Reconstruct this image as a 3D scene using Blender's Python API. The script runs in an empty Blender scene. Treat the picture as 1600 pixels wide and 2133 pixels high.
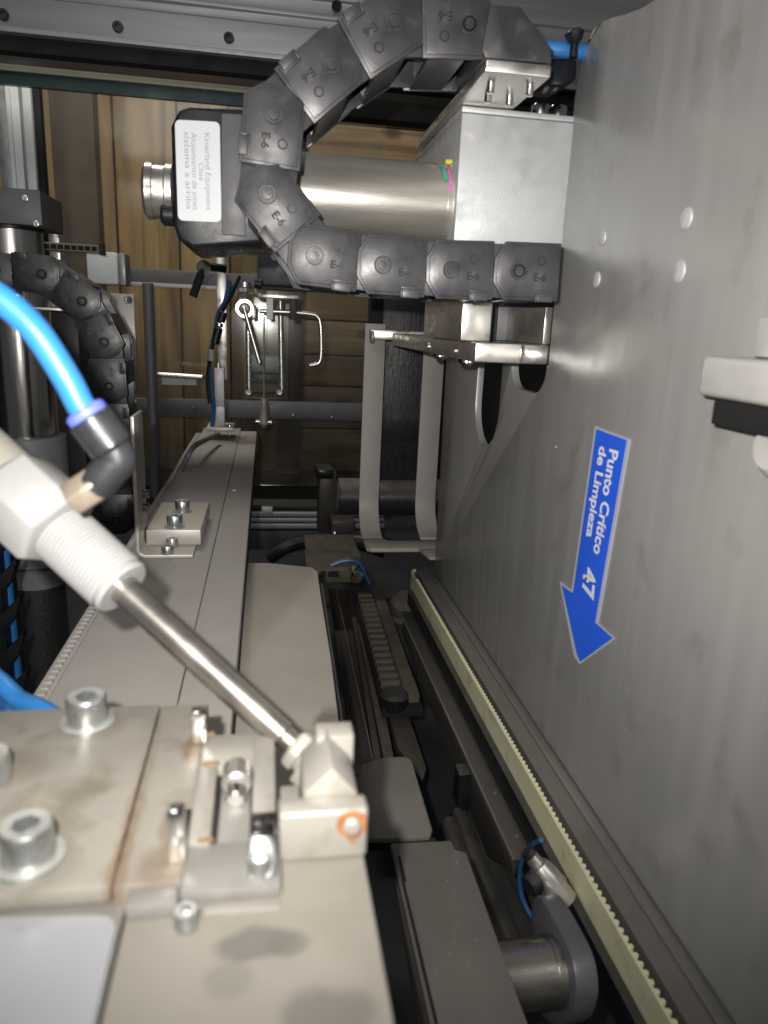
import bpy, bmesh, math, random
from mathutils import Vector as V, Matrix
random.seed(7)
S = bpy.context.scene
COL = S.collection

# ------------------------------------------------------------------ camera
F, CX, CY = 1500.0, 800.0, 1066.5            # calibrated focal length / centre (photo pixels)
YAW, PITCH, ROLL = 0.16797, 0.25379, 0.045
cf = V((math.sin(YAW)*math.cos(PITCH), math.cos(YAW)*math.cos(PITCH), -math.sin(PITCH)))
cr0 = V((math.cos(YAW), -math.sin(YAW), 0)); cu0 = cr0.cross(cf)
cr = cr0*math.cos(ROLL)+cu0*math.sin(ROLL); cu = -cr0*math.sin(ROLL)+cu0*math.cos(ROLL)
cam = bpy.data.cameras.new('Camera'); camo = bpy.data.objects.new('Camera', cam); COL.objects.link(camo)
camo.matrix_world = Matrix(((cr.x, cu.x, -cf.x, 0), (cr.y, cu.y, -cf.y, 0), (cr.z, cu.z, -cf.z, 0), (0, 0, 0, 1)))
cam.sensor_fit = 'VERTICAL'; cam.sensor_height = 24.0; cam.lens = 24.0*F/2133.0
cam.clip_start = 0.005; cam.clip_end = 50
cam.dof.use_dof = True; cam.dof.focus_distance = 0.72; cam.dof.aperture_fstop = cam.lens/2.1   # 2.1 mm pupil
S.camera = camo
S.render.resolution_x, S.render.resolution_y = 768, 1024

# ------------------------------------------------------------------ light
w = bpy.data.worlds.new('World'); S.world = w; w.use_nodes = True
w.node_tree.nodes['Background'].inputs[0].default_value = (0.95, 0.97, 1.0, 1)
w.node_tree.nodes['Background'].inputs[1].default_value = 0.07
def lamp(name, kind, loc, energy, col, size=0.1, aim=None):
    l = bpy.data.lights.new(name, kind); l.energy = energy; l.color = col
    o = bpy.data.objects.new(name, l); COL.objects.link(o); o.location = loc
    if kind == 'AREA': l.shape = 'DISK'; l.size = size
    else: l.shadow_soft_size = size
    if aim is not None: o.rotation_euler = (V(aim)-V(loc)).to_track_quat('-Z', 'Y').to_euler()
    return o
fl = cr*(-0.0170)+cu*0.0165-cf*0.004         # phone flash, up-left of the lens
fo = lamp('flash', 'SPOT', fl, 12.5, (1.0, 0.96, 0.90), 0.003, fl+cf-cr*0.02+cu*0.16)
fo.data.spot_size = math.radians(118); fo.data.spot_blend = 1.0
lamp('rear_fill', 'AREA', (-0.35, 1.25, 1.25), 14, (1.0, 0.93, 0.82), 0.4, (-0.25, 2.3, 0.0))  # unseen fill lamp, added to brighten the planks at the back
lamp('front_fill', 'AREA', (-0.45, -1.1, 0.95), 5, (1.0, 0.98, 0.95), 0.9, (0, 0.6, 0.0))  # unseen fill lamp added behind the lens to lift the middle area
S.view_settings.view_transform = 'Standard'; S.view_settings.look = 'None'
S.view_settings.exposure = 0.0; S.view_settings.gamma = 1.0
S.render.engine = 'CYCLES'

# ------------------------------------------------------------------ geometry helpers
def ray(px, py): return cf*F+cr*(px-CX)-cu*(py-CY)
def PY(px, py, y): d = ray(px, py); return d*(y/d.y)
def PX(px, py, x): d = ray(px, py); return d*(x/d.x)
def PZ(px, py, z): d = ray(px, py); return d*(z/d.z)
def fr(px0, py0, px1, py1, y):               # x0,x1,z0,z1 of an upright rectangle at depth y
    mx, my = (px0+px1)/2, (py0+py1)/2
    return PY(px0, my, y).x, PY(px1, my, y).x, PY(mx, py1, y).z, PY(mx, py0, y).z

class MB:
    def __init__(s): s.b = bmesh.new()
    def box(s, x0, x1, y0, y1, z0, z1):
        v = [s.b.verts.new((x, y, z)) for z in (z0, z1) for y in (y0, y1) for x in (x0, x1)]
        for f in ((0, 2, 3, 1), (4, 5, 7, 6), (0, 1, 5, 4), (2, 6, 7, 3), (0, 4, 6, 2), (1, 3, 7, 5)):
            s.b.faces.new([v[i] for i in f])
        return s
    def prism(s, pts, ext):
        ext = V(ext); a = [s.b.verts.new(V(p)) for p in pts]; c = [s.b.verts.new(V(p)+ext) for p in pts]
        n = len(pts); s.b.faces.new(a); s.b.faces.new(c[::-1])
        for i in range(n): s.b.faces.new((a[i], c[i], c[(i+1) % n], a[(i+1) % n]))
        return s
    def lathe(s, p0, ax, prof, n=28):
        p0 = V(p0); ax = V(ax).normalized(); e = ax.orthogonal().normalized(); g = ax.cross(e); rings = []
        for t, r in prof:
            rings.append([s.b.verts.new(p0+ax*t+(e*math.cos(2*math.pi*i/n)+g*math.sin(2*math.pi*i/n))*max(r, 1e-5)) for i in range(n)])
        for a, c in zip(rings, rings[1:]):
            for i in range(n): s.b.faces.new((a[i], a[(i+1) % n], c[(i+1) % n], c[i]))
        s.b.faces.new(rings[0][::-1]); s.b.faces.new(rings[-1])
        return s
    def cyl(s, p0, p1, r, r1=None, n=28, ch=0.0):
        p0, p1 = V(p0), V(p1); L = (p1-p0).length; r1 = r if r1 is None else r1
        pr = [(0, r), (L, r1)] if ch <= 0 else [(0, r-ch), (ch, r), (L-ch, r1), (L, r1-ch)]
        return s.lathe(p0, p1-p0, pr, n)
    def tube(s, pts, r, n=12, sub=8):
        P = [V(p) for p in pts]; out = []
        if sub > 1:
            for i in range(len(P)-1):
                a, b, c, d = P[max(i-1, 0)], P[i], P[i+1], P[min(i+2, len(P)-1)]
                for k in range(sub):
                    t = k/sub
                    out.append(0.5*((2*b)+(c-a)*t+(2*a-5*b+4*c-d)*t*t+(3*b-a-3*c+d)*t**3))
            out.append(P[-1])
        else: out = P
        rings = []; e = None
        for i, p in enumerate(out):
            t = (out[min(i+1, len(out)-1)]-out[max(i-1, 0)]).normalized()
            e = t.orthogonal().normalized() if e is None else (e-t*e.dot(t)).normalized()
            g = t.cross(e)
            rings.append([s.b.verts.new(p+(e*math.cos(2*math.pi*k/n)+g*math.sin(2*math.pi*k/n))*r) for k in range(n)])
        for a, c in zip(rings, rings[1:]):
            for i in range(n): s.b.faces.new((a[i], a[(i+1) % n], c[(i+1) % n], c[i]))
        s.b.faces.new(rings[0][::-1]); s.b.faces.new(rings[-1])
        return s
    def mesh(s, name, mat, bevel=0.0, seg=2, ang=0.6):
        b = s.b; bmesh.ops.recalc_face_normals(b, faces=b.faces)
        if bevel > 0:
            ed = [e for e in b.edges if len(e.link_faces) == 2 and e.calc_face_angle(0) > ang]
            bmesh.ops.bevel(b, geom=ed, offset=bevel, segments=seg, affect='EDGES', clamp_overlap=True, profile=0.5)
        for f in b.faces: f.smooth = True
        for e in b.edges:
            if len(e.link_faces) == 2 and e.calc_face_angle(0) > 0.62: e.smooth = False
        me = bpy.data.meshes.new(name); b.to_mesh(me); b.free()
        me.materials.append(MAT[mat] if isinstance(mat, str) else mat)
        return me
    def build(s, name, mat, parent=None, bevel=0.0, seg=2, base=False):
        co = [v.co for v in s.b.verts]
        lo = V([min(c[i] for c in co) for i in range(3)]); hi = V([max(c[i] for c in co) for i in range(3)])
        c = (lo+hi)/2
        if base: c.z = lo.z
        for v in s.b.verts: v.co = v.co-c
        o = bpy.data.objects.new(name, s.mesh(name, mat, bevel, seg)); COL.objects.link(o)
        place(o, c, parent); return o
ORIG = {}
def place(o, c, parent):
    ORIG[o.name] = V(c)
    if parent is not None: o.parent = parent; o.location = V(c)-ORIG[parent.name]
    else: o.location = c
def tag(o, label, cat, group=None, kind=None):
    if kind == 'structure': o['kind'] = kind
    else:
        o['label'] = label; o['category'] = cat
        if group: o['group'] = group
        if kind: o['kind'] = kind
    return o
def thing(name, label, cat, loc, group=None):
    o = bpy.data.objects.new(name, None); COL.objects.link(o); o.empty_display_size = 0.02
    o.location = loc; ORIG[o.name] = V(loc); return tag(o, label, cat, group)
def inst(name, me, mtx, parent):
    o = bpy.data.objects.new(name, me); COL.objects.link(o); ORIG[o.name] = mtx.translation.copy()
    pl = ORIG[parent.name] if parent else V((0, 0, 0))
    m = mtx.copy(); m.translation = mtx.translation-pl
    o.parent = parent; o.matrix_basis = m; return o
def frame(p, zax, xax=None):
    z = V(zax).normalized(); x = V(xax) if xax is not None else z.orthogonal()
    x = (x-z*x.dot(z)).normalized(); y = z.cross(x)
    return Matrix(((x.x, y.x, z.x, p[0]), (x.y, y.y, z.y, p[1]), (x.z, y.z, z.z, p[2]), (0, 0, 0, 1)))

# ------------------------------------------------------------------ materials
MAT = {}
def mat(name, col, rough=0.5, metal=0.0, var=0.12, scale=40, stretch=(1, 1, 1), bump=0.15, bscale=400,
        dust=0.0, dcol=(0.40, 0.365, 0.32), stain=0.0, stcol=(0.1, 0.09, 0.08), stscale=25, stlo=0.56, coat=0.0, rvar=0.12, spec=0.5):
    m = bpy.data.materials.new(name); m.use_nodes = True; N = m.node_tree.nodes; L = m.node_tree.links
    P = N['Principled BSDF']; tc = N.new('ShaderNodeTexCoord'); mp = N.new('ShaderNodeMapping')
    mp.inputs['Scale'].default_value = stretch; L.new(tc.outputs['Object'], mp.inputs[0])
    n1 = N.new('ShaderNodeTexNoise'); n1.inputs['Scale'].default_value = scale; n1.inputs['Detail'].default_value = 6
    L.new(mp.outputs[0], n1.inputs[0])
    r1 = N.new('ShaderNodeMapRange'); r1.inputs[1].default_value = 0.3; r1.inputs[2].default_value = 0.7
    r1.inputs[3].default_value = 1-var; r1.inputs[4].default_value = 1+var; L.new(n1.outputs[0], r1.inputs[0])
    mul = N.new('ShaderNodeVectorMath'); mul.operation = 'SCALE'; mul.inputs[0].default_value = col
    L.new(r1.outputs[0], mul.inputs['Scale']); cur = mul.outputs[0]
    rr = N.new('ShaderNodeMapRange'); rr.inputs[1].default_value = 0.3; rr.inputs[2].default_value = 0.7
    rr.inputs[3].default_value = max(rough-rvar, 0.03); rr.inputs[4].default_value = min(rough+rvar, 1); L.new(n1.outputs[0], rr.inputs[0])
    rcur = rr.outputs[0]; mcur = None
    def mixc(fac, c):
        nonlocal cur
        x = N.new('ShaderNodeMix'); x.data_type = 'RGBA'; L.new(fac, x.inputs[0]); L.new(cur, x.inputs[6])
        x.inputs[7].default_value = (*c, 1); cur = x.outputs[2]
    if stain > 0:
        n2 = N.new('ShaderNodeTexNoise'); n2.inputs['Scale'].default_value = stscale; n2.inputs['Detail'].default_value = 8
        n2.inputs['Roughness'].default_value = 0.62; L.new(tc.outputs['Object'], n2.inputs[0])
        q = N.new('ShaderNodeMapRange'); q.inputs[1].default_value = stlo; q.inputs[2].default_value = stlo+0.14; q.inputs[4].default_value = stain
        L.new(n2.outputs[0], q.inputs[0]); mixc(q.outputs[0], stcol)
    if dust > 0:
        ge = N.new('ShaderNodeNewGeometry'); sx = N.new('ShaderNodeSeparateXYZ'); L.new(ge.outputs['Normal'], sx.inputs[0])
        q = N.new('ShaderNodeMapRange'); q.inputs[1].default_value = 0.35; q.inputs[2].default_value = 0.85; L.new(sx.outputs['Z'], q.inputs[0])
        n3 = N.new('ShaderNodeTexNoise'); n3.inputs['Scale'].default_value = 55; n3.inputs['Detail'].default_value = 7; L.new(tc.outputs['Object'], n3.inputs[0])
        q2 = N.new('ShaderNodeMapRange'); q2.inputs[1].default_value = 0.25; q2.inputs[2].default_value = 0.6; q2.inputs[3].default_value = 0.55*dust; q2.inputs[4].default_value = dust
        L.new(n3.outputs[0], q2.inputs[0]); mm = N.new('ShaderNodeMath'); mm.operation = 'MULTIPLY'
        L.new(q.outputs[0], mm.inputs[0]); L.new(q2.outputs[0], mm.inputs[1]); mixc(mm.outputs[0], dcol)
        a = N.new('ShaderNodeMix'); L.new(mm.outputs[0], a.inputs[0]); L.new(rcur, a.inputs[2]); a.inputs[3].default_value = 0.9; rcur = a.outputs[0]
        c = N.new('ShaderNodeMix'); L.new(mm.outputs[0], c.inputs[0]); c.inputs[2].default_value = metal; c.inputs[3].default_value = 0.0; mcur = c.outputs[0]
    L.new(cur, P.inputs['Base Color']); L.new(rcur, P.inputs['Roughness']); P.inputs['Metallic'].default_value = metal
    if mcur: L.new(mcur, P.inputs['Metallic'])
    P.inputs['Coat Weight'].default_value = coat; P.inputs['Specular IOR Level'].default_value = spec
    if bump > 0:
        n4 = N.new('ShaderNodeTexNoise'); n4.inputs['Scale'].default_value = bscale; n4.inputs['Detail'].default_value = 4; L.new(mp.outputs[0], n4.inputs[0])
        bp = N.new('ShaderNodeBump'); bp.inputs['Strength'].default_value = bump; bp.inputs['Distance'].default_value = 0.0006
        L.new(n4.outputs[0], bp.inputs['Height']); L.new(bp.outputs[0], P.inputs['Normal'])
    MAT[name] = m; return m
DC = (0.36, 0.325, 0.285)
mat('plate_steel', (0.42, 0.418, 0.412), 0.36, 0.42, 0.045, 70, (1, 1.0, 0.05), 0.14, 900, stain=0.55, stcol=(0.25, 0.24, 0.225), stscale=24, stlo=0.57, rvar=0.09)
mat('steel', (0.62, 0.60, 0.57), 0.32, 0.9, 0.08, 60, bump=0.06, bscale=900)
mat('steel_dusty', (0.40, 0.38, 0.355), 0.45, 0.45, 0.10, 60, bump=0.08, bscale=900, dust=0.75, dcol=(0.40, 0.365, 0.315), rvar=0.04)
mat('polished', (0.66, 0.65, 0.63), 0.16, 1.0, 0.06, 60, bump=0.03, bscale=700)
mat('brushed', (0.60, 0.57, 0.52), 0.33, 0.8, 0.10, 50, (0.15, 1, 1), 0.12, 700, rvar=0.08)
mat('brushed_vertical', (0.52, 0.51, 0.49), 0.22, 1.0, 0.12, 50, (1, 1, 0.08), 0.12, 900)
mat('dark_ground_steel', (0.20, 0.20, 0.20), 0.30, 0.9, 0.10, 500, (1, 1, 1), 0.12, 1500)
mat('zinc_screw', (0.44, 0.46, 0.455), 0.30, 0.9, 0.15, 120, bump=0.05, dust=0.35)
mat('alu', (0.43, 0.44, 0.455), 0.50, 0.35, 0.05, 90, bump=0.25, bscale=1500)
mat('alu_gray', (0.34, 0.345, 0.36), 0.45, 0.5, 0.06, 60, (0.1, 1, 1), 0.10, 900)
mat('gray_sleeve', (0.22, 0.23, 0.24), 0.55, 0.2, 0.08, 80, bump=0.2, bscale=900)
mat('chain_black', (0.017, 0.018, 0.021), 0.40, 0.0, 0.18, 90, bump=0.16, bscale=1400, dust=0.45, dcol=(0.20, 0.19, 0.18), rvar=0.1)
mat('chain_gray', (0.036, 0.036, 0.041), 0.38, 0.0, 0.16, 70, bump=0.14, bscale=1400, dust=0.3, dcol=(0.16, 0.155, 0.15), stain=0.5, stcol=(0.09, 0.09, 0.09), stscale=110, stlo=0.56)
mat('black_plastic', (0.009, 0.010, 0.013), 0.34, 0.0, 0.2, 60, bump=0.12, bscale=1500, spec=0.3, dust=0.35, dcol=(0.13, 0.12, 0.105))
mat('gray_plastic', (0.075, 0.075, 0.082), 0.5, 0.0, 0.1, 60, bump=0.25, bscale=1500)
mat('rubber', (0.020, 0.020, 0.023), 0.40, 0.0, 0.3, 120, (6, 6, 0.12), 1.0, 160, dust=0.8, dcol=(0.20, 0.18, 0.15))
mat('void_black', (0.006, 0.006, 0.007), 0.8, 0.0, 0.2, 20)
mat('dark_frame', (0.03, 0.03, 0.032), 0.5, 0.2, 0.2, 20, dust=0.3, dcol=(0.1, 0.095, 0.085))
mat('conveyor', (0.31, 0.30, 0.29), 0.62, 0.1, 0.07, 30, bump=0.30, bscale=1200, dust=0.8, dcol=(0.275, 0.258, 0.237), stain=0.35, stcol=(0.2, 0.185, 0.165), stscale=22, stlo=0.60)
mat('tan_cover', (0.33, 0.305, 0.268), 0.62, 0.05, 0.05, 22, bump=0.25, bscale=1300, stain=0.4, stcol=(0.29, 0.26, 0.215), stscale=18, stlo=0.55)
mat('fixture', (0.245, 0.228, 0.20), 0.50, 0.25, 0.06, 30, bump=0.12, bscale=900, stain=0.8, stcol=(0.150, 0.128, 0.098), stscale=48, stlo=0.53)
mat('fixture_light', (0.285, 0.27, 0.243), 0.42, 0.3, 0.05, 40, bump=0.08, stain=0.6, stcol=(0.18, 0.155, 0.12), stscale=60, stlo=0.54)
mat('fixture_gray', (0.215, 0.208, 0.196), 0.5, 0.3, 0.07, 40, bump=0.1, stain=0.5, stcol=(0.11, 0.103, 0.093), stscale=30, stlo=0.55)
mat('stain_dark', (0.25, 0.235, 0.215), 0.6, 0.1, 0.1, 60)
mat('rust', (0.24, 0.095, 0.03), 0.8, 0.0, 0.4, 300, bump=0.4)
mat('rust_pale', (0.17, 0.11, 0.06), 0.8, 0.0, 0.35, 260, bump=0.2)
mat('white_panel', (0.24, 0.245, 0.265), 0.35, 0.0, 0.05, 10, bump=0.05)
mat('white_nylon', (0.27, 0.27, 0.27), 0.30, 0.0, 0.04, 60, bump=0.05, coat=0.2)
mat('cream_nylon', (0.26, 0.245, 0.215), 0.38, 0.0, 0.06, 60, bump=0.05, coat=0.2)
mat('brass_dull', (0.26, 0.22, 0.17), 0.4, 0.5, 0.1, 100)
mat('blue_hose', (0.026, 0.165, 0.44), 0.38, 0.0, 0.05, 60, bump=0.03, coat=0.3)
mat('rod_steel', (0.44, 0.41, 0.37), 0.30, 0.95, 0.07, 90, (1, 1, 1), 0.06, 1500, rvar=0.05)
mat('drum_steel', (0.30, 0.285, 0.26), 0.30, 0.9, 0.12, 90, (0.3, 1, 1), 0.15, 900)
mat('rivet_glint', (0.50, 0.51, 0.51), 0.5, 0.2, 0.1, 200)
mat('elbow_black', (0.020, 0.021, 0.024), 0.36, 0.0, 0.2, 120, bump=0.15, bscale=1500, spec=0.4)
mat('bracket_pale', (0.46, 0.45, 0.44), 0.4, 0.2, 0.05, 60)
mat('debris_pale', (0.34, 0.31, 0.27), 0.9, 0.0, 0.3, 300)
mat('mark_black', (0.012, 0.012, 0.013), 0.6, 0.0, 0.2, 120)
mat('strip_gray', (0.31, 0.298, 0.28), 0.6, 0.15, 0.06, 60, bump=0.15, bscale=1200, dust=0.8, dcol=(0.34, 0.31, 0.27), rvar=0.04)
mat('blue_hose_dark', (0.018, 0.075, 0.20), 0.4, 0.0, 0.1, 60)
mat('collar_blue', (0.10, 0.13, 0.62), 0.4, 0.0, 0.05, 60)
mat('belt_yellow', (0.56, 0.545, 0.37), 0.6, 0.0, 0.08, 40, (1, 0.15, 1), 0.2, 500, stain=0.7, stcol=(0.36, 0.34, 0.24), stscale=60, stlo=0.54)
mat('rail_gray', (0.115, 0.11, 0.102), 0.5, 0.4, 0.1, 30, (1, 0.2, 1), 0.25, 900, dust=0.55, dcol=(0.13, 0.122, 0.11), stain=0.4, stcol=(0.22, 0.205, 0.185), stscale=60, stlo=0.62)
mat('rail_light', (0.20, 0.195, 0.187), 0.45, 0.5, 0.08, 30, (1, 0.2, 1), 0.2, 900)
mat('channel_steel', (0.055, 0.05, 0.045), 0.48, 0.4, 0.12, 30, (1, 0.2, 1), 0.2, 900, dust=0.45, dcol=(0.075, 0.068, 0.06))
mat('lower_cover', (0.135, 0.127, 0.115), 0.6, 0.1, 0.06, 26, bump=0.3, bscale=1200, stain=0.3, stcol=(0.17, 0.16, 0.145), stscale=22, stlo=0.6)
mat('base_slate', (0.030, 0.032, 0.039), 0.6, 0.0, 0.12, 12, bump=0.2)
mat('arm_gray', (0.115, 0.115, 0.125), 0.5, 0.2, 0.05, 40, bump=0.1)
mat('dust_tan', (0.085, 0.076, 0.06), 0.9, 0.0, 0.3, 60, bump=0.5)
mat('label_white', (0.52, 0.54, 0.57), 0.4, 0.0, 0.02, 10, bump=0.0)
mat('label_ink', (0.25, 0.27, 0.31), 0.6, 0.0, 0.0, 10, bump=0.0)
mat('sticker_blue', (0.025, 0.125, 0.85), 0.45, 0.0, 0.03, 10, bump=0.05)
mat('sticker_rim', (0.45, 0.46, 0.52), 0.45, 0.0, 0.05, 10, bump=0.0)
mat('print_white', (0.80, 0.82, 0.88), 0.5, 0.0, 0.0, 10, bump=0.0)
mat('olive_paint', (0.17, 0.175, 0.11), 0.55, 0.0, 0.06, 10)
mat('strip_olive', (0.36, 0.37, 0.30), 0.55, 0.1, 0.06, 10)
mat('teal_edge', (0.008, 0.03, 0.032), 0.3, 0.0, 0.1, 10)
mat('pink_mark', (0.75, 0.10, 0.55), 0.5); mat('green_mark', (0.05, 0.35, 0.25), 0.5); mat('yellow_mark', (0.5, 0.45, 0.05), 0.6)
mat('pale_box', (0.74, 0.78, 0.80), 0.5, 0.0, 0.06, 10); mat('green_lamp', (0.05, 0.30, 0.06), 0.4)
def spotted(name, src, spots, col):
    m = MAT[src].copy(); m.name = name; N = m.node_tree.nodes; L = m.node_tree.links; P = N['Principled BSDF']; cur = P.inputs['Base Color'].links[0].from_socket
    tc = N.new('ShaderNodeNewGeometry'); n = N.new('ShaderNodeTexNoise'); n.inputs['Scale'].default_value = 90; n.inputs['Detail'].default_value = 5; L.new(tc.outputs['Position'], n.inputs[0])
    for (p, rx, ry, k) in spots:
        d = N.new('ShaderNodeVectorMath'); d.operation = 'SUBTRACT'; L.new(tc.outputs['Position'], d.inputs[0]); d.inputs[1].default_value = p
        sc = N.new('ShaderNodeVectorMath'); sc.operation = 'MULTIPLY'; L.new(d.outputs[0], sc.inputs[0]); sc.inputs[1].default_value = (1/rx, 1/ry, 0)
        ln = N.new('ShaderNodeVectorMath'); ln.operation = 'LENGTH'; L.new(sc.outputs[0], ln.inputs[0])
        a = N.new('ShaderNodeMath'); a.operation = 'ADD'; L.new(ln.outputs['Value'], a.inputs[0]); L.new(n.outputs[0], a.inputs[1])
        q = N.new('ShaderNodeMapRange'); q.interpolation_type = 'SMOOTHSTEP'; q.inputs[1].default_value = 1.05; q.inputs[2].default_value = 1.6; q.inputs[3].default_value = k; q.inputs[4].default_value = 0; L.new(a.outputs[0], q.inputs[0])
        x = N.new('ShaderNodeMix'); x.data_type = 'RGBA'; L.new(q.outputs[0], x.inputs[0]); L.new(cur, x.inputs[6]); x.inputs[7].default_value = (*col, 1); cur = x.outputs[2]
    L.new(cur, P.inputs['Base Color']); MAT[name] = m
mat('block_tan', (0.235, 0.218, 0.19), 0.55, 0.15, 0.06, 26, bump=0.15, bscale=1200, stain=0.35, stcol=(0.18, 0.16, 0.13), stscale=22, stlo=0.55)
spotted('block_blotched', 'block_tan', [(PZ(540, 1965, -.135), .011, .005, .75), (PZ(600, 1965, -.135), .006, .004, .5), (PZ(690, 2110, -.135), .012, .007, .65), (PZ(480, 2040, -.135), .006, .005, .35)], (0.115, 0.11, 0.10))  # dark blotches mixed into the block colour at set spots
spotted('tan_stained', 'tan_cover', [(PZ(688, 1508, -.21), .009, .020, .75)], (0.12, 0.10, 0.08))
def wood(name, c0, c1, axis):
    m = bpy.data.materials.new(name); m.use_nodes = True; N = m.node_tree.nodes; L = m.node_tree.links; P = N['Principled BSDF']
    tc = N.new('ShaderNodeTexCoord'); mp = N.new('ShaderNodeMapping'); oi = N.new('ShaderNodeObjectInfo')
    mp.inputs['Scale'].default_value = (1, 1, 0.07) if axis == 'z' else (0.07, 1, 1)
    ad = N.new('ShaderNodeVectorMath'); ad.operation = 'ADD'; sc = N.new('ShaderNodeVectorMath'); sc.operation = 'SCALE'; sc.inputs[0].default_value = (7, 13, 9)
    L.new(oi.outputs['Random'], sc.inputs['Scale']); L.new(tc.outputs['Object'], ad.inputs[0]); L.new(sc.outputs[0], ad.inputs[1]); L.new(ad.outputs[0], mp.inputs[0])
    n = N.new('ShaderNodeTexNoise'); n.inputs['Scale'].default_value = 22; n.inputs['Detail'].default_value = 8; n.inputs['Distortion'].default_value = 0.9; L.new(mp.outputs[0], n.inputs[0])
    cr_ = N.new('ShaderNodeValToRGB'); cr_.color_ramp.elements[0].position = 0.3; cr_.color_ramp.elements[1].position = 0.72
    cr_.color_ramp.elements[0].color = (*c0, 1); cr_.color_ramp.elements[1].color = (*c1, 1); L.new(n.outputs[0], cr_.inputs[0])
    mp2 = N.new('ShaderNodeMapping'); mp2.inputs['Scale'].default_value = (1, 1, 0.6) if axis == 'z' else (0.6, 1, 1); L.new(ad.outputs[0], mp2.inputs[0])
    vo = N.new('ShaderNodeTexVoronoi'); vo.inputs['Scale'].default_value = 5.5; L.new(mp2.outputs[0], vo.inputs[0])
    q = N.new('ShaderNodeMapRange'); q.inputs[1].default_value = 0.10; q.inputs[2].default_value = 0.17; q.inputs[3].default_value = 0.85; q.inputs[4].default_value = 0; L.new(vo.outputs['Distance'], q.inputs[0])
    x = N.new('ShaderNodeMix'); x.data_type = 'RGBA'; L.new(q.outputs[0], x.inputs[0]); L.new(cr_.outputs[0], x.inputs[6]); x.inputs[7].default_value = (c0[0]*0.45, c0[1]*0.38, c0[2]*0.35, 1)
    hv = N.new('ShaderNodeHueSaturation'); mr = N.new('ShaderNodeMapRange'); mr.inputs[3].default_value = 0.5; mr.inputs[4].default_value = 1.25
    L.new(oi.outputs['Random'], mr.inputs[0]); L.new(mr.outputs[0], hv.inputs['Value']); L.new(x.outputs[2], hv.inputs['Color']); L.new(hv.outputs[0], P.inputs['Base Color'])
    P.inputs['Roughness'].default_value = 0.65; MAT[name] = m
wood('wood_v', (0.14, 0.078, 0.030), (0.56, 0.36, 0.165), 'z'); wood('wood_h', (0.16, 0.10, 0.048), (0.52, 0.36, 0.195), 'x'); wood('wood_dark', (0.06, 0.038, 0.024), (0.12, 0.08, 0.05), 'z')
def glassy(name, tint, gl):
    m = bpy.data.materials.new(name); m.use_nodes = True; N = m.node_tree.nodes; L = m.node_tree.links
    N.remove(N['Principled BSDF']); o = N['Material Output']; t = N.new('ShaderNodeBsdfTransparent'); t.inputs[0].default_value = (*tint, 1)
    g = N.new('ShaderNodeBsdfGlossy'); g.inputs['Roughness'].default_value = 0.12; f = N.new('ShaderNodeFresnel'); f.inputs[0].default_value = 1.45
    k = N.new('ShaderNodeMath'); k.operation = 'MULTIPLY'; k.inputs[1].default_value = gl; L.new(f.outputs[0], k.inputs[0])
    d = N.new('ShaderNodeBsdfDiffuse'); d.inputs[0].default_value = (0.5, 0.47, 0.42, 1)
    tc = N.new('ShaderNodeTexCoord'); n = N.new('ShaderNodeTexNoise'); n.inputs['Scale'].default_value = 6; n.inputs['Detail'].default_value = 6; L.new(tc.outputs['Object'], n.inputs[0])
    q = N.new('ShaderNodeMapRange'); q.inputs[1].default_value = 0.35; q.inputs[2].default_value = 0.75; q.inputs[3].default_value = 0.01; q.inputs[4].default_value = 0.10; L.new(n.outputs[0], q.inputs[0])
    x = N.new('ShaderNodeMixShader'); L.new(k.outputs[0], x.inputs[0]); L.new(t.outputs[0], x.inputs[1]); L.new(g.outputs[0], x.inputs[2])
    y = N.new('ShaderNodeMixShader'); L.new(q.outputs[0], y.inputs[0]); L.new(x.outputs[0], y.inputs[1]); L.new(d.outputs[0], y.inputs[2]); L.new(y.outputs[0], o.inputs[0]); MAT[name] = m
glassy('pane_glass', (0.93, 0.95, 0.93), 1.0); glassy('acrylic', (0.90, 0.92, 0.9), 0.5)

# ------------------------------------------------------------------ shared pieces
def screw_mesh(d, h, name='cap_screw', m='zinc_screw'):
    b = MB(); r = d/2; n = 24; hx = r*0.56; B = b.b; zs = [(0, r), (h*0.88, r), (h, r*0.90)]
    rings = [[B.verts.new((rr*math.cos(2*math.pi*i/n), rr*math.sin(2*math.pi*i/n), z)) for i in range(n)] for z, rr in zs]
    def hexp(i):
        a = 2*math.pi*i/n; k = (a % (math.pi/3))-math.pi/6
        q = hx*math.cos(math.pi/6)/math.cos(k); return q*math.cos(a), q*math.sin(a)
    rings.append([B.verts.new((*hexp(i), h*0.985)) for i in range(n)]); rings.append([B.verts.new((*hexp(i), h*0.45)) for i in range(n)])
    for a, c in zip(rings, rings[1:]):
        for i in range(n): B.faces.new((a[i], a[(i+1) % n], c[(i+1) % n], c[i]))
    B.faces.new(rings[0][::-1]); B.faces.new(rings[-1])
    return b.mesh(name, m)
SCREW = {}
def screw(p, ax, d, parent, h=None, m='zinc_screw', washer=False, name='cap_screw'):
    key = (round(d, 4), h, m)
    if key not in SCREW: SCREW[key] = screw_mesh(d, h or d*0.72, name, m)
    ax = V(ax).normalized(); p = V(p)
    if washer:
        MB().cyl(p, p+ax*d*0.09, d*0.68, n=28).build('washer', m, parent); p = p+ax*d*0.09
    return inst(name, SCREW[key], frame(p, ax) @ Matrix.Rotation(random.random(), 4, 'Z'), parent)
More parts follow.
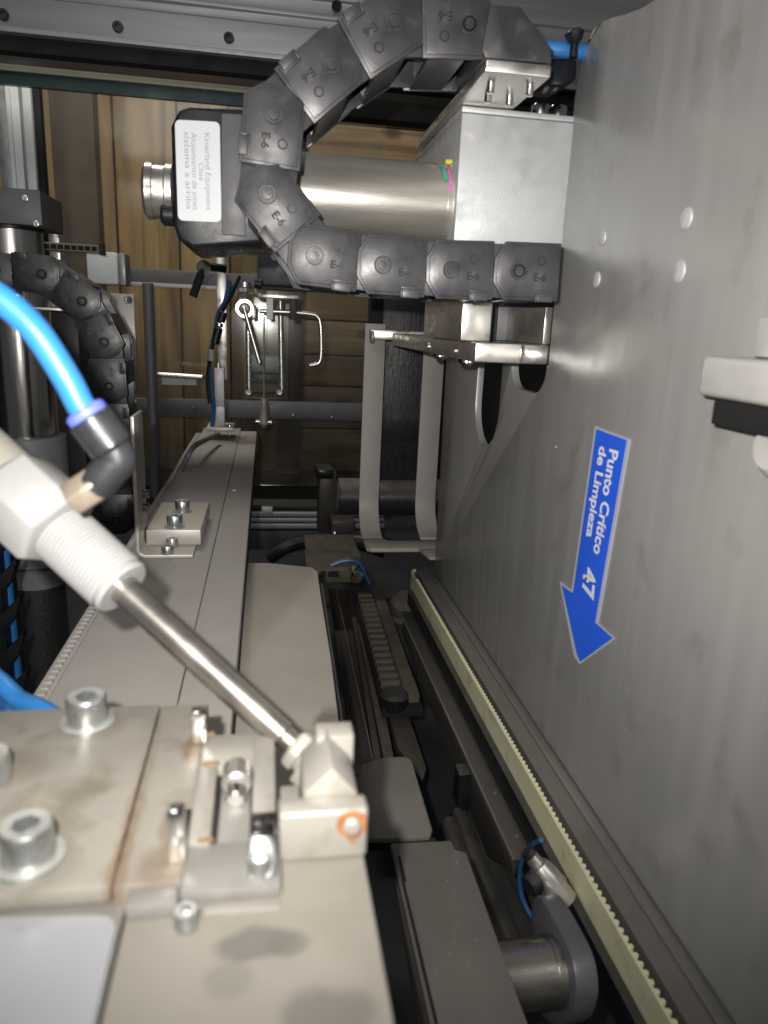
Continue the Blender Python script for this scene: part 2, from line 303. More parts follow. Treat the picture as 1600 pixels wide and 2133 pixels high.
def text_mesh(s, size, m, bold=0.0, align='CENTER', ext=0.0):
    c = bpy.data.curves.new('txt', 'FONT'); c.body = s; c.size = size; c.align_x = align; c.align_y = 'CENTER'; c.offset = bold; c.extrude = ext; c.resolution_u = 3
    o = bpy.data.objects.new('txt', c); COL.objects.link(o); bpy.context.view_layer.update()
    me = bpy.data.meshes.new_from_object(o.evaluated_get(bpy.context.evaluated_depsgraph_get())); bpy.data.objects.remove(o); bpy.data.curves.remove(c)
    me.materials.clear(); me.materials.append(MAT[m]); return me

# =================================================================== SETTING
fl_o = MB().box(-2.0, 2.2, -0.3, 3.0, -0.56, -0.54).build('floor', 'base_slate'); fl_o['kind'] = 'structure'
# plywood crate wall behind the machine: upright planks are pieces of it, horizontal ones stand in for reflected bands
wall = bpy.data.objects.new('wall', None); COL.objects.link(wall); wall.location = (0, 2.6, -0.54); ORIG['wall'] = V((0, 2.6, -0.54)); wall['kind'] = 'structure'
MB().box(-1.9, 1.0, 2.64, 2.66, -.54, 1.6).build('backing', 'void_black', wall)
xs = [-1.75]
while xs[-1] < 0.02: xs.append(xs[-1]+random.uniform(0.16, 0.23))
for a, b_ in zip(xs, xs[1:]):
    MB().box(a+0.003, b_-0.003, 2.6+random.uniform(-0.006, 0.006), 2.63, -0.53, 1.5).build('plank', 'wood_v', wall, 0.003)
z = -0.53
while z < 1.4:
    h = random.uniform(0.10, 0.16); MB().box(xs[-1]+0.004, 0.9, 2.6+random.uniform(-0.006, 0.006), 2.63, z+0.003, z+h-0.003).build('plank', 'wood_h', wall, 0.003); z += h  # horizontal boards stand in for bands reflected in the glass
x0, x1, _, _ = fr(578, 700, 628, 900, 2.56)
MB().box(x0, x1, 2.555, 2.59, -0.53, 1.3).build('plank', 'wood_dark', wall, 0.003)
x0, x1, _, _ = fr(110, 300, 200, 500, 2.5)
MB().box(x0, x1, 2.52, 2.59, -0.3, 1.3).build('plank', 'wood_dark', wall, 0.003)
# dark enclosure panel above and to the right
MB().box(0.45, 2.0, 2.2, 2.22, -0.5, 1.6).build('enclosure_wall', 'void_black')['kind'] = 'structure'
MB().box(-1.9, -1.86, -0.3, 2.6, -0.54, 1.5).build('side_wall', 'dark_frame')['kind'] = 'structure'

# =================================================================== BACKGROUND THINGS
x0, x1, z0, z1 = fr(70, 120, 790, 1010, 1.9)
g = thing('glass_door', 'clear dusty glass door pane in front of the plywood planks', 'door', ((x0+x1)/2, 1.9, z0))
MB().box(x0, x1, 1.9, 1.905, z0, z1).build('pane', 'pane_glass', g)
# horizontal bars and upright tube of the rear frame
t = thing('rear_frame', 'grey steel crossbars and upright tube standing before the planks', 'framework', (0, 1.75, -0.54))
def hbar(pxa, pya, pxb, pyb, hpx, Y, m, dep=0.02, bev=0.002, par=t, name='crossbar'):
    a = PY(pxa, pya, Y); b_ = PY(pxb, pyb, Y); h = hpx/F*Y; zc = (a.z+b_.z)/2
    return MB().box(a.x, b_.x, Y, Y+dep, zc-h/2, zc+h/2).build(name, m, par, bev)
hbar(235, 572, 900, 606, 27, 1.75, 'arm_gray'); hbar(255, 838, 900, 872, 36, 1.75, 'arm_gray')
hbar(250, 590, 480, 601, 7, 1.745, 'alu', 0.004, 0.0005, name='edge_trim')
a = PY(308, 590, 1.70); b_ = PY(322, 1035, 1.70)
MB().cyl((a.x, 1.70, b_.z), (a.x, 1.70, a.z), 0.012).build('upright_tube', 'arm_gray', t)
for px, py in ((265, 838), (405, 846), (610, 862), (690, 866)): screw(PY(px, py, 1.749), (0, -1, 0), 0.008, t, m='polished')
t2 = thing('door_handle', 'small grey door handle fixed across before the planks', 'door handle', PY(372, 800, 1.74))  # handle of the rear door
a, b_ = PY(325, 780, 1.72), PY(420, 786, 1.72)
MB().tube([a+V((0, .03, 0)), a, b_, b_+V((0, .03, 0))], 0.0055, 10, 1).build('grip', 'steel', t2); MB().box(a.x+.012, b_.x-.012, 1.722, 1.726, a.z-.022, a.z-.004).build('back_plate', 'alu', t2)
# upper olive strip and teal glass edge, running across
t = thing('door_top_rail', 'dull olive top rail with dark teal glass edge below the long beam', 'rail', PY(260, 165, 1.45))
a, b_ = PY(-120, 118, 1.45), PY(760, 197, 1.45); h = 29/F*1.42; zc = (a.z+b_.z)/2
MB().box(a.x, b_.x, 1.45, 1.47, zc-h/2, zc+h/2).build('strip', 'strip_olive', t, 0.001)
h2 = 22/F*1.42; MB().box(a.x, b_.x+.3, 1.452, 1.462, zc-h/2-h2, zc-h/2-.0005).build('glass_edge', 'teal_edge', t)
MB().box(a.x, b_.x+.35, 1.30, 1.33, zc+h*.62, zc+h*2.2).build('seal', 'void_black', t)
tag(MB().box(PY(640, 150, 1.4).x, PY(1000, 150, 1.4).x+.3, 1.36, 1.40, PY(800, 262, 1.4).z, PY(800, 60, 1.4).z).build('cover_panel', 'void_black'), 'black cover panel seen beneath the upper chain run', 'panel')
# long linear axis beam at the top
Yb = 0.95
a, b_ = PY(-60, 62, Yb), PY(640, 122, Yb); zb = (a.z+b_.z)/2
t = thing('linear_axis_beam', 'long grey aluminium beam with grooves and black screws along the top', 'beam', (a.x, Yb, zb))
prof = [(Yb, zb), (Yb, zb+.034), (Yb+.003, zb+.036), (Yb+.003, zb+.044), (Yb, zb+.046), (Yb, zb+.050), (Yb+.004, zb+.051), (Yb+.004, zb+.064), (Yb, zb+.066), (Yb, zb+.085), (Yb+.005, zb+.086), (Yb+.005, zb+.15), (Yb+.12, zb+.15), (Yb+.12, zb)]
MB().prism([(a.x-.1, y, z_) for y, z_ in prof], (1.05, 0, 0)).build('profile', 'alu_gray', t, 0.0006)
MB().box(a.x-.1, a.x+.95, Yb-.004, Yb-.0002, zb-.002, zb+.0035).build('lower_lip', 'alu', t, 0.0005)
MB().box(a.x-.1, a.x+.95, Yb+.012, Yb+.03, zb-.016, zb-.0003).build('dark_channel', 'void_black', t)
for px, py in ((8, 32), (246, 57), (477, 80), (701, 14)): screw(PY(px, py, Yb), (0, -1, 0), 0.0115, t, h=.004, m='black_plastic')
# aluminium post at far left
t = thing('profile_post', 'bright slotted aluminium post at the upper left edge', 'post', PY(50, 420, 1.5))
for pa, pb, m, dy in ((0, 24, 'alu_gray', .006), (24.5, 33, 'pale_box', 0), (34, 50, 'pale_box', .004), (51, 58, 'alu_gray', .008), (58.5, 76, 'pale_box', 0.001), (77, 92, 'void_black', .01)):  # pale flanges: highlights of the metal post put into the colour
    x0, x1, z0, z1 = fr(pa-5, 60, pb-5, 560, 1.5); MB().box(x0, x1, 1.5+dy, 1.53, z0, z1).build('flange' if m != 'void_black' else 'seal', m, t, 0.0008)
# white hinge plate, perforated rail, pale box
t = thing('hinge_plate', 'narrow pale hinge plate with two screws beside the profile post', 'hinge', PY(112, 600, 1.3))
x0, x1, z0, z1 = fr(101, 414, 124, 600, 1.3); MB().box(x0, x1, 1.3, 1.306, z0, z1).build('leaf', 'steel', t, 0.002)
for py in (430, 465, 540): screw(PY(112, py, 1.3), (0, -1, 0), 0.010, t, m='polished')
t = thing('perforated_rail', 'short olive rail with a row of holes jutting right', 'rail', PY(150, 515, 1.15))
x0, x1, z0, z1 = fr(88, 507, 206, 524, 1.15); MB().box(x0, x1, 1.15, 1.165, z0, z1).build('rail_body', 'olive_paint', t, 0.001)
for k in range(8): 
    c = x0+(x1-x0)*(k+.7)/8.4; MB().box(c-.0035, c+.0035, 1.1485, 1.1497, (z0+z1)/2-.003, (z0+z1)/2+.003).build('hole', 'void_black', t)
MB().box(x1, x1+.006, 1.148, 1.166, z0-.002, z1+.002).build('end_stop', 'black_plastic', t)
t = thing('junction_box', 'pale square junction box behind the left cable chain', 'box', PY(215, 590, 1.35))
x0, x1, z0, z1 = fr(180, 524, 246, 592, 1.35); MB().box(x0, x1, 1.35, 1.40, z0, z1).build('housing', 'pale_box', t, 0.005); MB().box(x1+.0005, x1+.012, 1.352, 1.40, z0, z1).build('side_flange', 'alu_gray', t, 0.002)
t = thing('mounting_plate', 'rounded bright steel mounting plate with screw behind left chain', 'plate', PY(260, 800, 1.2))
x0, x1, z0, z1 = fr(222, 612, 284, 815, 1.2); MB().box(x0, x1, 1.2, 1.206, z0, z1).build('sheet', 'steel_dusty', t, 0.0025); screw(PY(268, 625, 1.2), (0, -1, 0), 0.012, t, m='polished')
x0, x1, z0, z1 = fr(120, 640, 225, 1010, 1.22); MB().box(x0, x1, 1.23, 1.24, z0, z1).build('rear_sheet', 'dark_frame', t)

# machine parts low in the background between conveyor and strips
t = thing('rear_profile_rack', 'dim grey ribbed profile lying across behind the conveyor end', 'rack', PY(620, 1160, 1.7))
for k, (pa, pb, m) in enumerate(((1052, 1062, 'dark_frame'), (1066, 1076, 'alu_gray'), (1079, 1087, 'alu_gray'), (1090, 1100, 'alu_gray'), (1104, 1165, 'base_slate'))):
    x0, x1, z0, z1 = fr(480, pa, 800, pb, 1.7); MB().box(x0, x1, 1.7-.002*k, 1.76, z0, z1).build('profile_bar', m, t, 0.001)
x0, x1, z0, z1 = fr(545, 1058, 568, 1072, 1.66); MB().box(x0, x1, 1.66, 1.68, z0, z1).build('clip', 'alu', t, .002)
t = thing('rear_actuator', 'dark dusty actuator block low behind the hanging black belt', 'actuator', PY(690, 1150, 1.45))
x0, x1, z0, z1 = fr(664, 985, 700, 1110, 1.45); MB().box(x0, x1, 1.45, 1.5, z0, z1).build('column', 'channel_steel', t, .003)
x0, x1, z0, z1 = fr(660, 978, 695, 998, 1.44); MB().box(x0, x1, 1.44, 1.5, z0, z1).build('cap', 'black_plastic', t, .003)
x0, x1, z0, z1 = fr(690, 1085, 740, 1110, 1.40); MB().box(x0, x1, 1.40, 1.5, z0, z1).build('foot', 'channel_steel', t, .003)
x0, x1, z0, z1 = fr(688, 1130, 768, 1142, 1.35); MB().box(x0, x1, 1.35, 1.4, z0, z1).build('shelf', 'alu_gray', t, .003)
screw(PY(696, 1107, 1.398), (0, -1, 0), .009, t, m='polished')
c = MB().tube([PY(560, 1165, 1.3), PY(600, 1140, 1.3), PY(660, 1128, 1.32), PY(740, 1132, 1.34), PY(800, 1150, 1.34)], .012, 10).build('black_hose', 'black_plastic'); tag(c, 'thick black hose curving low behind the conveyor', 'hose')
t = thing('terminal_block', 'dusty terminal block with sockets and silver knob low in the rear', 'terminal', PY(700, 1215, 1.0))
x0, x1, z0, z1 = fr(640, 1188, 742, 1214, 1.0); MB().box(x0, x1, 1.0, 1.10, z0, z1).build('block', 'dust_tan', t, .002)
for pa, pb in ((667, 679), (684, 706)):
    x0, x1, z0, z1 = fr(pa, 1191, pb, 1201, .998); MB().box(x0, x1, .996, 1.0, z0, z1).build('socket', 'void_black', t)
a = PY(742, 1198, .985); MB().cyl(a+V((0, .02, 0)), a+V((0, -.012, 0)), .0095, ch=.002).build('knob', 'polished', t)
x0, x1, z0, z1 = fr(640, 1158, 752, 1170, 1.08); MB().box(x0, x1, 1.08, 1.2, z0, z1).build('upper_block', 'dust_tan', t, .002)
for k, q in enumerate(([(680, 1186), (700, 1174), (735, 1172), (752, 1190)], [(690, 1178), (720, 1168), (748, 1172), (762, 1200), (770, 1215)])):
    tag(MB().tube([PY(*p, 1.02-.02*k) for p in q], .0028, 8).build('blue_cable', 'blue_hose_dark'), ['thin blue cable looping over the terminal block', 'longer thin blue cable dropping right of the terminal block'][k], 'cable')
t = thing('rear_pump', 'dark blue-grey motor body low behind the yellow belt pulley', 'motor', PY(815, 1290, 0.95))
a = PY(800, 1270, .98); MB().cyl(a+V((.03, 0, 0)), a+V((.03, .02, -.12)), .032, ch=.006).build('housing', 'base_slate', t); MB().cyl(a+V((.03, -.01, .02)), a+V((.03, 0, 0)), .022, ch=.004).build('cap', 'dust_tan', t)

# =================================================================== STANCHION AT CONVEYOR END
Zc = -0.185
Ys = 1.16
t = thing('sensor_stand', 'slim bright steel stand on the far end of the conveyor', 'stand', PZ(460, 897, Zc))
x0, x1, z0, z1 = fr(432, 880, 487, 903, Ys); MB().box(x0, x1, Ys-.02, Ys+.04, z0+.006, z0+.012).build('foot_plate', 'steel_dusty', t, .001)
for dx in (.006, .014, .034): MB().cyl((x0+dx, Ys, z0-.002), (x0+dx, Ys, z0+.006), .0022, n=10).build('stud', 'steel', t)
screw((x1-.006, Ys-.008, z0+.012), (0, 0, 1), .006, t, m='polished')
x0, x1, za, zb_ = fr(446, 846, 468, 892, Ys); MB().box(x0, x1, Ys, Ys+.016, z0+.012, zb_).build('lower_block', 'alu', t, .0008)
x0b, x1b, za, zc_ = fr(447, 768, 467, 846, Ys-.004); MB().box(x0b, x1b, Ys-.004, Ys+.016, zb_+.0005, zc_).build('riser', 'alu', t, .0008)
MB().cyl((x0b+.006, Ys, zc_), (x0b+.006, Ys, zc_+.008), .003).build('stud', 'steel', t)
x0, x1, za, zb_ = fr(452, 520, 472, 790, Ys+.02); MB().box(x0, x1, Ys+.02, Ys+.03, za, zb_).build('upright_bar', 'steel', t, .0006)
t = thing('clamp_lever', 'black angled clamp lever on the upright of the stand', 'lever', PY(448, 560, Ys))
MB().tube([PY(470, 560, Ys), PY(432, 556, Ys-.01), PY(421, 566, Ys-.015), PY(402, 618, Ys-.02)], .0062, 10, 5).build('handle', 'black_plastic', t); MB().cyl(PY(425, 558, Ys-.012)+V((0, -.008, 0)), PY(425, 558, Ys-.012)+V((0, .012, 0)), .0105, .0085).build('hub', 'black_plastic', t)
cb = [(478, 585), (470, 625), (455, 655), (447, 700), (437, 745), (440, 800), (445, 850), (442, 890)]
tag(MB().tube([PY(*p, Ys-.01) for p in cb], .0035, 8).build('blue_cable', 'blue_hose_dark'), 'dark blue cable hanging beside the slim steel stand', 'cable')
t = thing('sensor_cable', 'black sensor cable with silver ferrules next to the stand', 'cable', PY(438, 760, Ys-.02))
MB().tube([PY(*p, Ys-.022) for p in ((500, 575), (482, 615), (460, 655), (450, 700), (440, 735), (432, 790), (437, 840))], .0026, 8).build('cord', 'black_plastic', t)
for p, q, m, r in (((466, 650), (459, 670), 'black_plastic', .006), ((458, 672), (456, 680), 'polished', .0052), ((456, 682), (447, 716), 'black_plastic', .006), ((441, 728), (440, 752), 'cream_nylon', .0055)):
    MB().cyl(PY(*p, Ys-.024), PY(*q, Ys-.024), r, n=14, ch=.001).build('connector', m, t)
tag(MB().tube([PY(*p, .9) for p in ((330, 1030), (372, 985), (400, 935))]+[PY(425, 918, 1.0), PY(455, 905, 1.1)], .0035, 8).build('ground_cable', 'gray_plastic'), 'thin grey cable running along the conveyor to the stand', 'cable')
# rod end with pin
t = thing('rod_end', 'silver rod-end eye with a slanted pin hanging above the conveyor', 'rod end', PY(512, 660, 1.1))
a = PY(510, 643, 1.1)
b = MB(); n = 24
b.lathe(a+V((0, -.006, 0)), (0, 1, 0), [(0, .0085), (0, .013), (.002, .0145), (.010, .0145), (.012, .013), (.012, .0085), (0, .0085)], 28); b.build('eye', 'steel', t)
MB().lathe(a+V((0, -.008, 0)), (0, 1, 0), [(0, .005), (.002, .0082), (.014, .0082), (.016, .005)], 20).build('ball', 'steel', t)
MB().cyl(PY(510, 626, 1.1), PY(510, 600, 1.1), .006, n=6).build('shank', 'polished', t); MB().cyl(PY(510, 608, 1.1), PY(510, 600, 1.1), .0105, n=6).build('hex_nut', 'steel', t); MB().cyl(PY(510, 598, 1.1), PY(510, 588, 1.1), .008, n=16).build('collar', 'steel', t)
MB().cyl(PY(508, 640, 1.09), PY(541, 757, 1.09), .0033, n=12, ch=.0008).build('pin', 'steel', t)
MB().cyl(PY(530, 590, 1.1), PY(546, 592, 1.1), .007, n=16, ch=.001).build('knurled_knob', 'black_plastic', t)
MB().box(PY(524, 655, 1.1).x, PY(533, 655, 1.1).x, 1.095, 1.11, PY(520, 664, 1.1).z, PY(520, 640, 1.1).z).build('lock_nut', 'steel', t, .001)
# hook rod with bracket
t = thing('hook_rod', 'bent steel hook rod under the motor with two clamp blocks', 'hook', PY(600, 700, 1.15))
MB().tube([PY(540, 648, 1.15), PY(600, 650, 1.15), PY(645, 654, 1.15), PY(662, 660, 1.15), PY(668, 680, 1.15), PY(669, 735, 1.15), PY(664, 756, 1.15), PY(645, 761, 1.15)], .0036, 12, 6).build('rod', 'steel', t)
for pa, pb, m in ((555, 569, 'pale_box'), (604, 618, 'dark_frame')):
    x0, x1, z0, z1 = fr(pa, 618, pb, 666, 1.14); MB().box(x0, x1, 1.135, 1.16, z0, z1).build('clamp_block', m, t, .001)
x0, x1, z0, z1 = fr(538, 614, 622, 622, 1.14); MB().box(x0, x1, 1.13, 1.16, z0, z1).build('cross_plate', 'steel', t, .0008)
MB().tube([PY(545, 616, 1.14), PY(534, 610, 1.14), PY(532, 590, 1.14)], .004, 8, 4).build('bracket_arm', 'steel', t)
x0, x1, z0, z1 = fr(536, 500, 640, 596, 1.2); MB().box(x0, x1, 1.2, 1.26, z0, z1).build('carrier', 'gray_plastic', t, .006)
# acrylic guide window
t = thing('acrylic_guide', 'clear acrylic guide plate with two rods behind the hook', 'guide', PY(552, 825, 1.4))
x0, x1, z0, z1 = fr(508, 650, 600, 830, 1.4); MB().box(x0, x1, 1.4, 1.404, z0, z1).build('plate', 'acrylic', t)
for px in (516, 584): MB().cyl(PY(px, 625, 1.38), PY(px+3, 812, 1.38), .005, n=12).build('guide_rod', 'steel', t)
x0, x1, z0, z1 = fr(515, 742, 588, 776, 1.42); MB().box(x0, x1, 1.42, 1.44, z0, z1).build('slider', 'alu_gray', t, .002)
x0, x1, z0, z1 = fr(512, 777, 590, 800, 1.42); MB().box(x0, x1, 1.42, 1.45, z0, z1).build('stop_bar', 'black_plastic', t, .002)
for px in (518, 582): screw(PY(px, 815, 1.398), (0, -1, 0), .012, t, m='dark_ground_steel')
MB().cyl(PY(520, 818, 1.395), PY(582, 818, 1.395), .002, n=8).build('tie_rod', 'dark_frame', t)
t = thing('drip_nozzle', 'small pale nozzle hanging on a thin line before the crossbar', 'nozzle', PY(548, 890, 1.35))
MB().cyl(PY(550, 660, 1.35), PY(550, 835, 1.35), .0016, n=8).build('line', 'cream_nylon', t)
MB().lathe(PY(550, 832, 1.35), PY(550, 892, 1.35)-PY(550, 832, 1.35), [(0, .005), (.012, .007), (.02, .006), (.034, .008), (.045, .009), (.052, .004)], 18).build('body', 'cream_nylon', t)
MB().cyl(PY(533, 878, 1.35), PY(566, 880, 1.35), .004, n=12).build('cross_bolt', 'steel', t)

# =================================================================== LEFT COLUMN
Yc = 0.95
ax0, ax1 = PY(48, 812, Yc), None
cxx = PY(56, 905, Yc).x; k = Yc/F*1.0
def zrow(px, py, Y): return PY(px, py, Y).z
t = thing('guide_column', 'polished round guide column with grey sleeve and head block', 'column', (cxx, Yc, -0.54))
R1 = 0.0345
zz = [zrow(60, v, Yc) for v in (405, 478, 484, 548, 660, 905, 1165, 1213)]
MB().cyl((cxx, Yc, zz[5]-.02), (cxx, Yc, zz[1]), R1, n=48).build('polished_shaft', 'brushed_vertical', t)
MB().cyl((cxx, Yc, zz[6]), (cxx, Yc, zz[5]), R1*1.33, n=48, ch=.0015).build('sleeve', 'gray_sleeve', t)
MB().cyl((cxx, Yc, zz[7]), (cxx, Yc, zz[6]-.0006), R1*1.0, n=48, ch=.001).build('collar', 'gray_sleeve', t)
MB().cyl((cxx, Yc, -.54), (cxx, Yc, zz[7]-.0006), R1*.94, n=48).build('lower_shaft', 'dark_ground_steel', t)
MB().cyl((cxx, Yc, zz[2]), (cxx, Yc, zz[1]+.0005), R1*1.06, n=48).build('seal_ring', 'black_plastic', t)
x1 = PY(86, 440, Yc-.04).x; hb = MB().box(cxx-.06, x1, Yc-.04, Yc+.05, zz[1]+.001, zz[0]).build('head_block', 'arm_gray', t, .001)
for px, py in ((52, 413), (75, 466)): screw(PY(px, py, Yc-.04), (0, -1, 0), .0075, t, h=.002, m='steel')
t = thing('bearing_carriage', 'dark steel bearing carriage behind the left cable chain', 'carriage', (cxx+.02, Yc+.02, zz[4]))
x0, x1, z0, z1 = fr(30, 612, 140, 648, Yc+.03); MB().box(x0, x1, Yc+.03, Yc+.08, z0, z1).build('block', 'dark_ground_steel', t, .001)
x0, x1, z0, z1 = fr(20, 640, 138, 646, Yc-.045); MB().box(x0, x1, Yc-.045, Yc+.03, z0, z1).build('plate_edge', 'steel', t, .0006)
x0, x1, z0, z1 = fr(105, 648, 160, 700, Yc+.04); MB().box(x0, x1, Yc+.045, Yc+.09, z0-.2, z1).build('rear_block', 'dark_frame', t, .001)
x0, x1, z0, z1 = fr(98, 780, 109, 905, Yc+.03); MB().box(x0, x1, Yc+.036, Yc+.04, z0, z1).build('strip', 'steel', t, .0005)

# =================================================================== CABLE CHAINS
PITCH_ = 0.0411
def chain_link_mesh(W, m, tongue=True):
    b = MB(); h = .0168
    o = [(-.0152, -.0068), (-.0085, -h), (.0262, -h), (.0262, h), (-.0085, h), (-.0152, .0068)]
    for w0 in (0.0, -(W-.0026)):
        b.prism([(x, y, w0) for x, y in o], (0, 0, -.0026))
    tong = [(.020, -.0155)]+[(PITCH_+.0158*math.cos(a), .0158*math.sin(a)) for a in [math.radians(v) for v in range(-90, 91, 15)]]+[(.020, .0155)]
    for w0 in (-.0027, -(W-.0053)) if tongue else (): b.prism([(x, y, w0) for x, y in tong], (0, 0, -.0024))
    k = .0017; o2 = [(-.0152+k, -.0062), (-.0080, -h+k), (.0262-k, -h+k), (.0262-k, h-k), (-.0080, h-k), (-.0152+k, .0062)]
    b.prism([(x, y, .0009) for x, y in o2], (0, 0, -.0011))
    b.box(.0015, .0225, -h+.0002, -h+.0028, -(W-.0027), -.0027)
    b.box(.0015, .0225, h-.0028, h-.0002, -(W-.0027), -.0027)
    return b.mesh('link', m, .0007, 2)
def chain_parts(m):
    pin = MB(); pin.lathe((0, 0, .0005), (0, 0, 1), [(0, .0052), (.0009, .0052), (.0012, .0048), (.0012, .0040), (.0004, .0038), (.0004, .0030), (.0012, .0028), (.0013, .0006)], 24)
    clip = MB(); clip.box(.0125, .0225, -.0176, -.0125, -.001, .0017); clip.box(.0115, .0235, -.0125, -.0113, -.001, .0019); clip.box(.0115, .0125, -.0176, -.0125, -.001, .0015)
    pm, cm = pin.mesh('pin', m), clip.mesh('clip', m, .0003)
    mk = text_mesh('E-6', .0062, m, .00020, ext=.0003)
    mk.transform(Matrix.Translation((.0135, -.0035, .0008)))
    bm = bmesh.new(); bm.from_mesh(mk)
    for r in (.0028,):
        v1 = [bm.verts.new((.014+r*math.cos(2*math.pi*i/16), .0062+r*math.sin(2*math.pi*i/16), .0011)) for i in range(16)]
        v2 = [bm.verts.new((.014+.7*r*math.cos(2*math.pi*i/16), .0062+.7*r*math.sin(2*math.pi*i/16), .0011)) for i in range(16)]
        v3 = [bm.verts.new((.014+1.08*r*math.cos(2*math.pi*i/16), .0062+1.08*r*math.sin(2*math.pi*i/16), .0004)) for i in range(16)]
        for i in range(16):
            j = (i+1) % 16; bm.faces.new((v1[i], v1[j], v2[j], v2[i])); bm.faces.new((v3[i], v3[j], v1[j], v1[i]))
    bm.to_mesh(mk); bm.free()
    return pm, cm, mk
def chain(name, label, pins, Y, W, m, mm):
    lm = chain_link_mesh(W, m); l0 = chain_link_mesh(W, m, False); pm, cm, mk = chain_parts(m); mk.materials[0] = MAT[mm]
    P = [PY(px, py, Y) for px, py in pins]
    t = thing(name, label, 'cable chain', V((sum(p.x for p in P)/len(P), Y, min(p.z for p in P))))
    for a, b_ in zip(P, P[1:]):
        u = (a-b_).normalized(); mt = frame(b_, (0, -1, 0), u)
        l = inst('link', l0 if a is P[0] else lm, mt, t)
        for nm, me in (('pin', pm), ('clip', cm), ('marking', mk)):
            o = bpy.data.objects.new(nm, me); COL.objects.link(o); o.parent = l
    return t
nc = chain('cable_chain', 'large black cable chain looping around the motor', [(1223, 570), (1080, 565), (940, 562), (797, 552), (655, 533), (557, 405), (570, 239), (690, 135), (821, 46), (977, 51)], .44, .062, 'chain_gray', 'mark_black')
# end piece of the near chain
q = [PY(*p, .438) for p in ((1022, 8), (1085, 14), (1148, 98), (1150, 132), (1012, 121), (1004, 100))]
MB().prism(q, (0, .060, 0)).build('end_piece', 'chain_gray', nc, .001)
for k_, (dy_, r_, m_, lb_) in enumerate(((.016, .0062, 'black_plastic', 'black cable inside the large chain, nearest the links we face'), (.032, .0055, 'gray_plastic', 'grey cable in the middle of the large chain'), (.046, .0050, 'blue_hose_dark', 'dark blue hose at the back inside the large chain'))):
    tag(MB().tube([PY(px, py, .44)+V((0, dy_, 0)) for px, py in ((1150, 566), (1080, 565), (940, 562), (797, 552), (655, 533), (557, 405), (570, 239), (690, 135), (821, 46), (977, 51), (1060, 62))], r_, 12).build('chain_cable', m_), lb_, 'cable')
lc = chain('cable_chain', 'black cable chain arching down beside the left column', [(-105, 585), (-10, 562), (87, 571), (171, 628), (217, 713), (227, 805), (233, 897), (238, 990), (243, 1083)], .735, .05, 'chain_black', 'chain_black')
# thin ribbon cover on outer side of the left chain
tag(MB().tube([PY(*p, .79) for p in ((205, 600), (236, 655), (258, 715), (270, 800), (268, 880))], .004, 8).build('flat_cable', 'dust_tan'), 'dusty flat cable lying on the back of the left chain', 'cable')

# =================================================================== MOTOR GROUP
Ym = .50
t = thing('servo_motor', 'brushed steel servo motor with black end cap and silver gearbox block', 'motor', PY(760, 510, .53))
gx0, gz0 = PY(945, 508, Ym).x, PY(1050, 510, Ym).z; gz1 = PY(1060, 228, Ym).z
MB().box(gx0, .265, Ym, Ym+.17, gz0, gz1-.0042).build('gearbox', 'alu', t, .0010)
MB().box(gx0, .265, Ym+.0006, Ym+.17, gz1-.0038, gz1).build('gearbox_lid', 'alu', t, .0010)
tube_r = .0265; ta = PY(925, 428, .532); tcx0 = PY(610, 428, .532).x; tz = ta.z
MB().lathe((tcx0, .532, tz), (1, 0, 0), [(0, tube_r), (gx0-tcx0-.004, tube_r), (gx0-tcx0-.004, tube_r+.0006), (gx0-tcx0, tube_r+.0006)], 64).build('motor_tube', 'brushed', t)
# painted witness marks on the tube next to the gearbox
def arc_mark(x, w_, a0, a1, m):
    b = MB(); n = 14; B = b.b; R = tube_r+.0009; rows = [[B.verts.new((x+dx-.0012*i/n, .532-R*math.cos(a0+(a1-a0)*i/n), tz+R*math.sin(a0+(a1-a0)*i/n))) for dx in (0, w_)] for i in range(n+1)]
    for a, c in zip(rows, rows[1:]): B.faces.new((a[0], a[1], c[1], c[0]))
    b.build('paint_mark', m, t)
arc_mark(gx0-.0035, .0014, 0.15, 1.0, 'pink_mark'); arc_mark(gx0-.0075, .0028, 0.45, 1.1, 'green_mark')
MB().box(gx0-.006, gx0-.001, .512, .518, tz+tube_r*.86, tz+tube_r*.98).build('paint_mark', 'yellow_mark', t, .001)
# end cap
Yq = .485
q = [PY(*p, Yq) for p in ((356, 262), (372, 228), (395, 220), (560, 228), (560, 505), (400, 517), (372, 500), (362, 470))]
MB().prism(q, (0, .085, 0)).build('end_cap', 'black_plastic', t, .0025, 3)
q = [PY(*p, Yq-.0024) for p in ((461, 236), (505, 238), (512, 492), (462, 488))]
MB().prism(q, (0, .003, 0)).build('cap_flange', 'gray_plastic', t, .0006)
q = [PY(*p, Yq-.0014) for p in ((486, 236), (489, 236), (492, 492), (489, 492))]
cx_ = PY(356, 400, .53); MB().lathe(PY(362, 402, .53), (-1, 0, 0), [(0, .0175), (.004, .0175), (.005, .0165), (.012, .0165), (.0125, .0175), (.0165, .0175), (.0185, .015)], 40).build('connector', 'steel', t)
MB().lathe(PY(362, 448, .52), (-1, 0, 0), [(0, .007), (.006, .007), (.008, .005)], 20).build('cable_gland', 'black_plastic', t)
lb = thing('motor_label', 'white rounded paper label on the black motor cap', 'label', PY(412, 355, Yq-.0008))
c4 = [PY(*p, Yq-.0008) for p in ((364, 249), (458, 254), (461, 463), (371, 459))]
def rounded(c, r, n=5):
    out = []
    for i, p in enumerate(c):
        a = (c[i-1]-p).normalized(); b_ = (c[(i+1) % len(c)]-p).normalized()
        for k in range(n+1):
            s = k/n; out.append(p+a*r*(1-s)**2+b_*r*s**2)
    return out
MB().prism(rounded(c4, .0035), (0, .0006, 0)).build('paper', 'label_white', lb)
un = ((c4[3]-c4[0]).normalized()); vn = (c4[0]-c4[1]).normalized()
